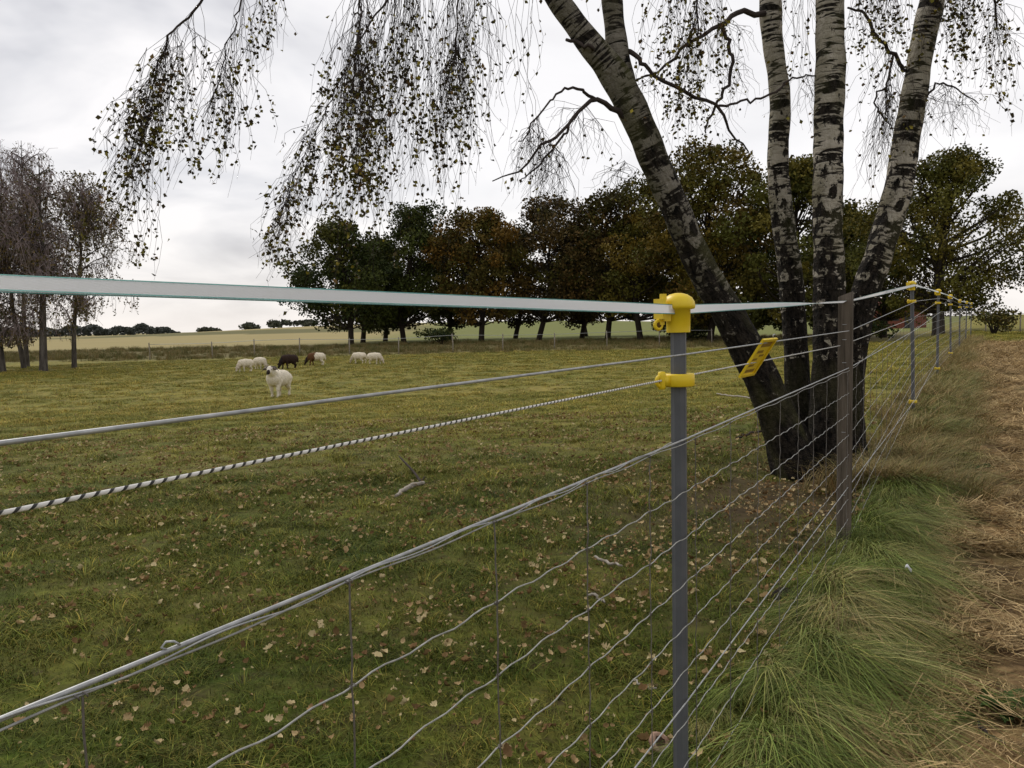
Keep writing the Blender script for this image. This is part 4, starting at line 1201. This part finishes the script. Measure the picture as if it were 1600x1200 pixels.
def tape():
    d = {1.85: 1.248, 4.02: 1.302, 7.75: GB[7.75] + CAPZ - 0.01}
    for Y in POSTY[3:]: d[Y] = GB[Y] + CAPZ - 0.012
    c = line_pts(d, 0.03, sag=0.0, off=0.0)
    n = len(c); L = c[:, 1] / FN
    Yc = c[:, 1]
    c[:, 2] += np.interp(Yc, [0.25, 0.6, 1.85, 2.5], [0.014, 0.010, 0.0, 0])
    tilt = np.interp(Yc, [0.25, 0.6, 1.2, 1.75, 1.95, 2.2, 2.7, 3.1, 3.5, 3.95, 4.1, 4.6, 5.2, 6, 7.6, 7.8, 9, 11.4, 13, 33], np.radians([56, 54, 38, 8, 8, 30, 38, 66, 108, 118, 122, 140, 165, 200, 210, 190, 220, 190, 215, 190]))
    cc = c + np.outer(np.interp(Yc, [0, 1.7, 1.85, 2.0, 33], [0, 0, 0, 0, 0]), np.array(FPER)) - np.array(FPER) * 0.0
    up = np.cos(tilt)[:, None] * np.array([0, 0, 1.0]) + np.sin(tilt)[:, None] * -np.array(FPER)
    nrm = np.cross(np.array(FDIR), up)
    W = 0.0105
    def strip(w0, w1, lift, mat, name, parent=None):
        b = MB(); us = np.linspace(w0, w1, 7 if w1 - w0 > 0.01 else 3); m = len(us)
        for sgn in (1, -1):
            v = (cc[:, None, :] + up[:, None, :] * us[None, :, None] + sgn * lift * nrm[:, None, :]).reshape(-1, 3)
            att = np.stack([np.repeat(us[None, :], n, 0), np.zeros((n, m)), np.repeat(L[:, None], m, 1)], -1).reshape(-1, 3)
            i = np.arange(n - 1)[:, None] * m; j = np.arange(m - 1)[None, :]
            f = np.stack([i + j, i + j + 1, i + m + j + 1, i + m + j], -1).reshape(-1, 4)
            b.add(v, f if sgn > 0 else f[:, ::-1], att=att)
        return b.build(name, mat, parent)
    o = strip(-W, W, 0.0004, M['tape'], 'fence_tape')
    tag(o, 'broad white electric fence tape with green edge threads along the top of the fence', 'tape')
    strip(W * 0.90, W * 1.05, 0.0009, M['teal'], 'edge_thread', o); strip(-W * 1.05, -W * 0.90, 0.0009, M['teal'], 'edge_thread', o)
tape()

def woven_mesh():
    root = empty('wire_mesh_fence', (fx(1.85), 1.85, 0))
    tag(root, 'grey woven wire sheep mesh stretched along the fence below the electric rope', 'wire mesh')
    hs = [0.944, 0.83, 0.724, 0.616, 0.513, 0.409, 0.286, 0.18, 0.07]
    rows = []
    for i, h in enumerate(hs):
        d = {1.85: h, 4.02: h * 0.985 + 0.03}
        for Y in POSTY[2:]: d[Y] = GB[Y] + 0.13 + h * 0.86
        p = line_pts(d, 0.02, off=0.024, wave=0.0022 if i else 0.002, wl_=0.105 if i else 0.31, seed=i)
        rows.append(p)
        b = MB(); b.tube(p, 0.00118 if i else 0.0012, 5, cap=False)
        b.build('line_wire', M['mesh'], root, local=root.location)
    Yst = 0.349 + 0.256 * np.arange(96)
    for k, Y in enumerate(Yst):
        zz = [float(np.interp(Y, r[:, 1], r[:, 2])) for r in rows]
        pt = []
        for q in range(len(zz) - 1):
            for t in np.linspace(0, 1, 4, endpoint=False):
                pt.append((fx(Y) + 0.026 * FPER.x + rng.normal(0, 0.0012), Y + 0.026 * FPER.y + rng.normal(0, 0.0012), zz[q] * (1 - t) + zz[q + 1] * t))
        pt.append((fx(Y) + 0.026 * FPER.x, Y + 0.026 * FPER.y, zz[-1]))
        b = MB(); b.tube(pt, 0.0011, 4, cap=False)
        for z_ in zz:                     # the knot where stay and line wire meet
            c = np.array([fx(Y), Y, z_]) + np.array(FPER) * 0.025
            a = np.linspace(0, 9.4, 8)
            if Y < 6: b.tube(c + np.stack([FDIR.x * (a - 4.7) * 0.0011, FDIR.y * (a - 4.7) * 0.0011, 0.0026 * np.cos(a)], -1) + np.outer(0.0026 * np.sin(a), np.array(FPER)), 0.0008, 4, cap=False)
        b.build('stay_wire', M['rust'], root, local=root.location)
    # slack tie wire wound round the top
    b = MB()
    Y = np.linspace(0.45, 1.75, 150)
    w4 = np.interp(Y, W4[:, 1], W4[:, 2])
    ofs = -0.0045 * np.abs(np.sin((Y - 0.5) * 6.5)) * np.sin((Y - 0.38) * 3.1) + 0.003 * np.sin(Y * 37)
    pts = np.stack([fx(Y) + 0.024 * FPER.x, Y + 0.024 * FPER.y, w4 + ofs], -1)
    b.tube(pts, 0.0010, 5)
    b.tube(np.array([fx(0.67) + 0.02 * FPER.x, 0.67 + 0.02 * FPER.y, 0.952]) + 0.5 * np.array([(0.02, 0.02, 0), (0.012, 0.014, 0.009), (0.0, 0.01, 0.010), (-0.004, 0, 0.004), (0.004, 0.002, 0)]), 0.0011, 5)
    b.build('tie_wire', M['galv'], root, local=root.location)
woven_mesh()

def warning_sign():
    tl, trr, br, bl = np.array(P(1192, 530, 2.44)), np.array(P(1213, 527, 2.56)), np.array(P(1177, 585, 2.62)), np.array(P(1153, 589, 2.50))
    c = (tl + trr + br + bl) / 4
    U = ((trr - tl) + (br - bl)) / 2; V = ((tl - bl) + (trr - br)) / 2
    N = np.cross(U, V); N /= np.linalg.norm(N)
    if N[1] > 0: N = -N
    o = empty('warning_sign', Vector(c)); tag(o, 'small yellow electric fence warning plate hanging askew on the upper wire before the birch', 'sign')
    def slab(name, u0, u1, v0, v1, n0, n1, mat):
        b = MB()
        v = [U * u + V * w + N * q for q in (n0, n1) for (u, w) in ((u0, v0), (u1, v0), (u1, v1), (u0, v1))]
        b.add(v, [(3, 2, 1, 0), (4, 5, 6, 7), (0, 1, 5, 4), (1, 2, 6, 5), (2, 3, 7, 6), (3, 0, 4, 7)])
        return b.build(name, mat, o, smooth=False)
    slab('plate', -0.5, 0.5, -0.5, 0.5, -0.001, 0.001, M['yellow'])
    slab('rim', -0.5, 0.5, 0.44, 0.5, 0.0012, 0.006, M['yellow']); slab('rim', -0.5, 0.5, -0.5, -0.44, 0.0012, 0.006, M['yellow'])
    slab('rim', -0.5, -0.42, -0.438, 0.438, 0.0012, 0.006, M['yellow']); slab('rim', 0.42, 0.5, -0.438, 0.438, 0.0012, 0.006, M['yellow'])
    for (u0, u1, v0, v1) in ((-0.3, 0.36, 0.28, 0.40), (-0.34, 0.1, 0.12, 0.19), (0.0, 0.3, 0.02, 0.07), (-0.36, 0.0, -0.08, -0.02), (-0.36, 0.05, -0.24, -0.18), (-0.3, 0.3, -0.40, -0.32)):
        slab('printed_mark', u0, u1, v0, v1, 0.0012, 0.002, M['ochre'])
    h = MB(); p = U * 0.25 + V * 0.5
    w = np.array((fx(c[1]), c[1], float(np.interp(c[1] + 0.03, W2[:, 1], W2[:, 2])))) - c
    h.tube([p, p + np.array([0, 0, 0.008]), p + np.array([0.006, 0, 0.012])], 0.002, 6)
    h.build('hook', M['galv'], o)
warning_sign()

# ------------------------------------------------------------------ far fence and shed
FG = 'posts of the far wire fence across the pasture'
far = []
for i, (px, Yf, hh, lab) in enumerate([(232, 46, 0.95, 'far pale fence post left of all the grazing sheep'), (330, 46, 0.95, 'far pale fence post just left of the pair of white grazing sheep'), (396, 46, 1.0, 'far pale fence post behind the pair of white grazing sheep'), (467, 46.5, 1.0, 'far pale fence post right of the dark brown sheep'), (545, 47, 0.95, 'far pale fence post just left of the right pair of white sheep'), (622, 47, 1.0, 'far pale fence post right of the right pair of white sheep'), (707, 47.5, 1.1, 'far pale fence post in front of the rusty tree'), (785, 48, 1.0, 'far pale fence post between the rusty tree and the brownish tree'), (866, 49, 1.0, 'far pale fence post under the brownish tree'), (948, 50, 1.0, 'far pale fence post left of the nearest plastic post'), (1030, 51, 1.0, 'far pale fence post hard by the nearest plastic post'), (1112, 52, 1.0, 'far pale fence post behind the leaning birch trunk')]):
    p = on(px, Yf)
    b = MB(); b.tube([(0, 0, -0.1), (0.01, 0, hh * 0.5), (rng.normal(0, 0.02), 0, hh), (rng.normal(0, 0.02), 0, hh + 0.02)], [0.035, 0.034, 0.033, 0.02], 7)
    o = b.build('far_fence_post', M['stick']); o.location = p
    tag(o, lab, 'fence post', FG)
    far.append((p.x, p.y, p.z + hh * 0.92))
b = MB()
fpts = smooth_path([(a + 0.05, c - 0.05, z) for a, c, z in far], 60)
b.tube(fpts, 0.012, 5)
tag(b.build('far_fence_wire', M['galv']), 'pale single wire strung along the far fence posts', 'wire')
RG = 'wire fence posts at the right edge beyond the path'
rp = []
for i, (px, lab) in enumerate([(1540, 'small grey fence post beyond the path nearest the line of yellow caps'), (1571, 'small grey fence post beyond the path at the right, second in its row'), (1594, 'small grey fence post beyond the path closest to the right edge')]):
    p = on(px, 40)
    b = MB(); b.tube([(0, 0, -0.1), (0, 0, 0.5), (0.01, 0, 0.98), (0.01, 0, 1.0)], [0.035, 0.035, 0.033, 0.02], 7)
    o = b.build('far_fence_post', M['stick']); o.location = p; tag(o, lab, 'fence post', RG); rp.append((p.x, p.y - 0.05, p.z + 0.9))
b = MB(); b.tube([(rp[0][0] - 1, rp[0][1], rp[0][2])] + rp + [(rp[-1][0] + 4, rp[-1][1], rp[-1][2])], 0.011, 5)
tag(b.build('far_fence_wire', M['galv']), 'pale wire of the short fence at the right edge beyond the path', 'wire')

def shed():
    p = on(1400, 95); s = 95 / F_PX
    o = empty('brick_shed', p, R(6)); tag(o, 'small red brick shed far off behind the right birch trunk', 'shed')
    w, d, h = 66 * s, 4.0, 2.2
    b = MB(); b.box((0, 0, h / 2 - 0.2), (w, d, h + 0.4)); b.build('wall', M['brick'], o, smooth=False)
    r = MB()
    v = [(-w / 2 - .3, -d / 2 - .3, h), (w / 2 + .3, -d / 2 - .3, h), (w / 2 + .3, d / 2 + .3, h), (-w / 2 - .3, d / 2 + .3, h), (-w / 2 - .3, 0, h + 1.4), (w / 2 + .3, 0, h + 1.4)]
    r.add(v, [(0, 1, 5, 4), (2, 3, 4, 5), (3, 2, 1, 0)], [(1, 2, 5), (3, 0, 4)]); r.build('roof', M['tile'], o, smooth=False)
    g = MB(); g.box((0.3, -d / 2 - 0.03, 0.95), (1.0, 0.05, 1.9)); g.build('door', M['door'], o, smooth=False)
    g = MB(); g.box((-1.3, -d / 2 - 0.03, 1.3), (0.8, 0.05, 0.8)); g.build('window', M['door'], o, smooth=False)
shed()

# ------------------------------------------------------------------ sheep
def surface_nets(F, o, h):
    """closed surface of F = 0 on a regular grid, one vertex per crossed cell"""
    S = F < 0
    c = np.zeros(tuple(n - 1 for n in F.shape), int)
    for a in (0, 1):
        for b in (0, 1):
            for d in (0, 1): c += S[a:a + c.shape[0], b:b + c.shape[1], d:d + c.shape[2]]
    act = (c > 0) & (c < 8)
    idx = -np.ones(c.shape, int); idx[act] = np.arange(act.sum())
    I = np.argwhere(act)
    acc = np.zeros((len(I), 3)); cnt = np.zeros(len(I))
    corners = [(a, b, d) for a in (0, 1) for b in (0, 1) for d in (0, 1)]
    for p in corners:
        for ax in range(3):
            if p[ax]: continue
            q = list(p); q[ax] = 1
            f0 = F[tuple((I + p).T)]; f1 = F[tuple((I + q).T)]
            m = (f0 < 0) != (f1 < 0)
            t = np.where(m, f0 / np.where(m, f0 - f1, 1), 0)
            pos = np.array(p, float)[None, :].repeat(len(I), 0); pos[:, ax] = t
            acc[m] += pos[m]; cnt[m] += 1
    V = (I + acc / cnt[:, None]) * h + o
    quads = []
    for ax in range(3):
        u, v = (ax + 1) % 3, (ax + 2) % 3
        n = F.shape[ax] - 1
        A = np.take(S, range(n), ax); B = np.take(S, range(1, n + 1), ax)
        E = np.argwhere(A != B)
        E = E[(E[:, u] > 0) & (E[:, v] > 0) & (E[:, u] < F.shape[u] - 1) & (E[:, v] < F.shape[v] - 1)]
        def cell(du, dv):
            q = E.copy(); q[:, u] -= du; q[:, v] -= dv; return idx[tuple(q.T)]
        Q = np.stack([cell(1, 1), cell(0, 1), cell(0, 0), cell(1, 0)], -1)
        flip = ~A[tuple(E.T)]
        Q[flip] = Q[flip][:, ::-1]
        quads.append(Q)
    return V, np.vstack(quads)
def sheep(label, px, py, facing, scale, mat, graze=True, horns=False, seed=0, turn=0.0):
    """body grown as one smooth surface round its bones; faces +X before turning"""
    if graze:
        n0, nk, hb, mz = (0.30, 0.0, 0.47), (0.43, turn * 0.03, 0.36), (0.505, turn * 0.06, 0.24), (0.585, turn * 0.09, 0.075)
    else:
        n0, nk, hb, mz = (0.27, 0.0, 0.54), (0.40, turn * 0.03, 0.64), (0.47, turn * 0.05, 0.72), (0.625, turn * 0.08, 0.63)
    bones = [((-0.30, 0, 0.475), .175, (0.0, 0, 0.455), .215), ((0.0, 0, 0.455), .215, (0.25, 0, 0.475), .18), (n0, .135, nk, .10), (nk, .10, hb, .078),
             (hb, .074, mz, .040), ((-0.45, 0, 0.52), .045, (-0.495, 0, 0.30), .032)]
    for sy in (-1, 1):
        st = 0.045 * sy * (1 if seed % 2 else -1)
        y = 0.105 * sy
        bones += [((0.21, y, 0.40), .085, (0.225 + st, y, 0.21), .040), ((0.225 + st, y, 0.21), .036, (0.225 + st * 1.5, y, 0.05), .026), ((0.225 + st * 1.5, y, 0.04), .027, (0.25 + st * 1.5, y, 0.02), .026),
                  ((-0.30, y * 0.9, 0.44), .135, (-0.25 - st, y * 1.05, 0.27), .068), ((-0.25 - st, y * 1.05, 0.26), .058, (-0.36 - st, y, 0.175), .036), ((-0.36 - st, y, 0.175), .033, (-0.335 - st, y, 0.05), .026), ((-0.335 - st, y, 0.04), .027, (-0.31 - st, y, 0.02), .026)]
    hh = 0.017
    o0 = np.array([-0.60, -0.33, -0.05])
    g = [o0[k] + hh * np.arange(n) for k, n in enumerate((80, 39, 56))]
    G = np.stack(np.meshgrid(*g, indexing='ij'), -1)
    F = None
    for a, ra, b, rb in bones:
        a, b = np.array(a), np.array(b); ba = b - a
        t = np.clip(((G - a) @ ba) / (ba @ ba), 0, 1)
        d = np.linalg.norm(G - a - t[..., None] * ba, axis=-1) - (ra + (rb - ra) * t)
        if F is None: F = d
        else:
            k = 0.035; hm = np.clip(0.5 + 0.5 * (d - F) / k, 0, 1)
            F = d * (1 - hm) + F * hm - k * hm * (1 - hm)
    X, Y, Z = G[..., 0], G[..., 1], G[..., 2]
    wl = np.clip((Z - 0.24) / 0.1, 0, 1) * np.clip((0.42 - X) / 0.08, 0, 1)
    F = F + wl * (0.009 * np.sin(X * 46 + seed) * np.sin(Y * 51 + 1) * np.sin(Z * 43) + 0.006 * np.sin(X * 83) * np.sin(Z * 77 + seed) - 0.008)
    V, Q = surface_nets(F, o0, hh)
    p = hit(px, py)
    root = empty('sheep', p, facing); root.scale = (scale,) * 3
    tag(root, label, 'sheep', 'sheep in the pasture')
    bb = MB(); bb.add(V, Q); bb.build('body', mat, root)
    H = np.array(hb); D = np.array(mz) - H; D /= np.linalg.norm(D)
    S = np.array([0, 1.0, 0]); Up = np.cross(D, S); Up = Up if Up[2] > 0 or graze else -Up
    for sy in (-1, 1):
        e = MB()
        a = H + S * sy * 0.07 - D * 0.0 + Up * 0.025
        t = np.linspace(0, 1, 6)
        c = a[None, :] + np.outer(t, S * sy * 0.12 - np.array([0, 0, 0.025]))
        e.tube(c, 0.03 * np.sin(np.clip(t * 0.85 + 0.15, 0, 1) * 3.05) + 0.003, 8)
        e.build('ear', mat if not horns else M['horn'], root)
        y = MB(); c = H + D * 0.055 + S * sy * 0.056 + Up * 0.03
        y.lathe([(0.0005, -0.014), (0.010, -0.009), (0.0135, 0), (0.010, 0.009), (0.0005, 0.014)], 10, c); y.build('eye', M['eye'], root)
        if horns:
            hn = MB(); t = np.linspace(0, 1, 14)
            c = H[None, :] + Up * 0.055 + np.outer(0.03 + 0.19 * t, S * sy) + np.outer(-0.09 * np.sin(t * 2.6), D) * 0 + np.outer(0.03 * np.sin(t * 3.1) - 0.10 * t ** 1.5, np.array([0, 0, 1.0])) + np.outer(-0.07 * np.sin(t * 3.0), np.array([1.0, 0, 0]))
            hn.tube(c, 0.026 * (1 - 0.8 * t), 8); hn.build('horn', M['horn'], root)
    if not graze:
        ms = MB(); c = np.array(mz) + D * 0.022
        ms.lathe([(0.0005, -0.018), (0.018, -0.014), (0.026, 0), (0.018, 0.012), (0.0005, 0.016)], 12, c); ms.build('nose', M['eye'], root)
    return root
wool = (0.80, 0.71, 0.55)
M['sheep_white'] = m_sheep('white_wool', wool, (0.55, 0.47, 0.36))
M['sheep_ram'] = m_sheep('cream_wool', (0.82, 0.74, 0.59), (0.80, 0.73, 0.62), axis_from=0.46, dark_front=0.60)
M['sheep_dark'] = m_sheep('dark_wool', (0.042, 0.026, 0.02), (0.02, 0.014, 0.012))
M['sheep_pied'] = m_sheep('pied_wool', wool, (0.035, 0.025, 0.02), patch=(0.12, 0.058, 0.027))
sheep('cream horned ram standing head up and facing the camera, nearest of the flock', 436, 620, R(-90 - 8), 0.92, M['sheep_ram'], False, True, 1, 0.3)
sheep('white sheep grazing at the far left of the flock', 384, 581, R(-125), 0.70, M['sheep_white'], True, False, 2)
sheep('white sheep grazing close behind the leftmost one', 407, 577, R(-35), 0.70, M['sheep_white'], True, False, 3)
sheep('dark brown sheep grazing behind the horned ram', 452, 576, R(-130), 0.82, M['sheep_dark'], True, False, 4)
sheep('white sheep with rust brown shoulders and dark face grazing beside the dark brown one', 494, 571, R(186), 0.80, M['sheep_pied'], True, False, 5)
sheep('white sheep grazing on the left of the right hand pair', 561, 568, R(165), 0.72, M['sheep_white'], True, False, 6)
sheep('white sheep grazing at the far right of the flock', 586, 569, R(-20), 0.73, M['sheep_white'], True, False, 7)

# ------------------------------------------------------------------ small things on the ground
def stick(label, pp, radii, extra=(), mat='stick', lift=0.025, name='fallen_branch', group='fallen sticks in the grass'):
    pts = []
    for (x, y) in pp:
        q = hit(x, y); q.z += lift + rng.uniform(0, 0.015); pts.append(tuple(q))
    o0 = Vector(pts[0])
    root = empty(name, o0); tag(root, label, 'branch', group)
    q = smooth_path([(*p, r) for p, r in zip(pts, radii)], 14)
    q[1:-1, :3] += rng.normal(0, 0.004, (12, 3))
    b = MB(); b.tube(q[:, :3], np.maximum(q[:, 3], 0.002), 8); b.build('limb', M[mat], root, local=o0)
    for ex, rr in extra:
        pe = [tuple(Vector(hit(x, y)) + Vector((0, 0, lift + dz))) for (x, y, dz) in ex]
        q = smooth_path([(*p, r) for p, r in zip(pe, rr)], 10)
        b = MB(); b.tube(q[:, :3], np.maximum(q[:, 3], 0.0015), 6); b.build('twig', M['twig'], root, local=o0)
stick('pale forked dead branch lying in the grass in the middle of the pasture', [(618, 782), (640, 768), (663, 762)], [0.011, 0.019, 0.013], [([(660, 762, 0), (648, 748, 0.02), (630, 733, 0.05), (624, 728, 0.06)], [0.012, 0.010, 0.008, 0.005]), ([(655, 764, 0.0), (664, 756, 0.03)], [0.008, 0.004])])
stick('thin pale stick lying in the grass left of the birch foot', [(1120, 618), (1140, 622), (1178, 626)], [0.010, 0.013, 0.010])
stick('short dead stick lying among leaves left of the nearest plastic post', [(930, 880), (948, 886), (972, 896)], [0.006, 0.008, 0.005])
stick('small pale stick in the leafy grass below the short dead stick', [(918, 940), (930, 945), (945, 952)], [0.004, 0.006, 0.004])
stick('curved brown twig lying on the grass at the foot of the plastic post', [(990, 1082), (1006, 1090), (1026, 1092)], [0.003, 0.004, 0.003], lift=0.03)
stick('dark stick lying on the grass beside the birch trunk', [(1150, 690), (1175, 682), (1205, 680)], [0.010, 0.012, 0.008], mat='twig')
stick('dark twig lying across the brown path', [(1528, 1150), (1540, 1170), (1570, 1190)], [0.004, 0.005, 0.003], mat='twig', lift=0.04)

def curled_leaf():
    p = hit(1022, 1172)
    b = MB(); n = 18; rows = []
    for i in range(9):
        t = i / 8
        for k in range(n):
            a = k / n * 6.283
            rr = 0.034 * (0.25 + 0.85 * t ** 0.6) * (1 + 0.10 * math.sin(3 * a + 2 * t) + 0.06 * math.sin(7 * a))
            if t > 0.7: rr *= 1 - 0.55 * (t - 0.7) / 0.3
            rows.append((rr * math.cos(a), rr * math.sin(a) * 0.9, 0.055 * t ** 1.4 - (0.02 * max(0, t - 0.8) / 0.2)))
    f = [(i * n + k, i * n + (k + 1) % n, (i + 1) * n + (k + 1) % n, (i + 1) * n + k) for i in range(8) for k in range(n)]
    b.add(rows, f)
    M['pinkleaf'] = simple('curled_dry_leaf', (0.26, 0.14, 0.09), (0.52, 0.36, 0.26), 45, 0.7)
    o = b.build('curled_leaf', M['pinkleaf']); o.location = p + Vector((0, 0, 0.015)); o.rotation_euler = (R(50), R(10), R(20))
    tag(o, 'round curled pinkish brown dead leaf at the foot of the nearest plastic post', 'leaf')
curled_leaf()

def molehill():
    p = hit(1226, 934); b = MB()
    n, m = 20, 6
    rows = []
    for i in range(m + 1):
        t = i / m
        for k in range(n):
            a = k / n * 6.283
            rr = 0.055 * t * (1 + 0.15 * math.sin(3 * a) + 0.1 * math.sin(5 * a + 1)) + 0.001
            rows.append((rr * math.cos(a), rr * math.sin(a), 0.045 * (1 - t ** 2) + 0.006 * math.sin(k * 2.3 + i * 1.9) * (1 - t) - 0.004))
    f = [(i * n + k, i * n + (k + 1) % n, (i + 1) * n + (k + 1) % n, (i + 1) * n + k) for i in range(m) for k in range(n)]
    b.add(rows, f); o = b.build('soil_clod', M['earth']); o.location = p
    tag(o, 'small black clod of soil in the grass under the low fence wires', 'soil')
molehill()
def scrap():
    p = hit(1413, 938); b = MB()
    t = np.linspace(0, 1, 7)
    c = np.stack([0.022 * t, -0.015 * t, 0.14 + 0.01 * np.sin(t * 5)], -1)
    v = np.concatenate([c + np.array([0, 0, -0.006]), c + np.array([0.004, 0.006, 0.006])])
    b.add(v, [(k, k + 1, k + 8, k + 7) for k in range(6)])
    sol = b.build('plastic_scrap', M['feather']); sol.location = p
    md = sol.modifiers.new('thick', 'SOLIDIFY'); md.thickness = 0.0015
    tag(sol, 'small white scrap caught in the long grass beside the path', 'scrap')
scrap()

def weed(label, px, py, size, seed, up=0.5):
    r = np.random.default_rng(seed); p = hit(px, py)
    root = empty('broadleaf_weed', p); tag(root, label, 'weed', 'leafy weeds on the path')
    n = 11
    for i in range(n):
        a = i / n * 6.283 + r.uniform(-.3, .3); L = size * r.uniform(0.6, 1.1); w = L * 0.22
        t = np.linspace(0, 1, 6)
        wd = w * np.sin(np.clip(t * 0.9 + 0.08, 0, 1) * math.pi) ** 0.8
        el = up * r.uniform(0.4, 1.2)
        c = np.stack([np.cos(a) * L * t, np.sin(a) * L * t, L * (el * t - 0.6 * el * t * t) + 0.02], -1)
        sd = np.array([-math.sin(a), math.cos(a), 0.0])
        v = np.concatenate([c - sd * wd[:, None] + [0, 0, 0.01], c, c + sd * wd[:, None] + [0, 0, 0.01]])
        b = MB(); g = np.array([0.05, 0.085, 0.022]) * r.uniform(0.7, 1.4)
        b.add(v, [(k, k + 1, k + 7, k + 6) for k in range(5)] + [(6 + k, 7 + k, 13 + k, 12 + k) for k in range(5)], col=g)
        b.build('leaf', M['leaf'], root)
weed('green leafy weed on the brown path in the lower right corner', 1578, 1130, 0.13, 91, 0.9)
weed('small green weed on the path beside the long grass', 1512, 742, 0.16, 92, 0.9)
weed('low pale weed at the near edge of the path by the long grass', 1492, 1128, 0.07, 93, 0.6)
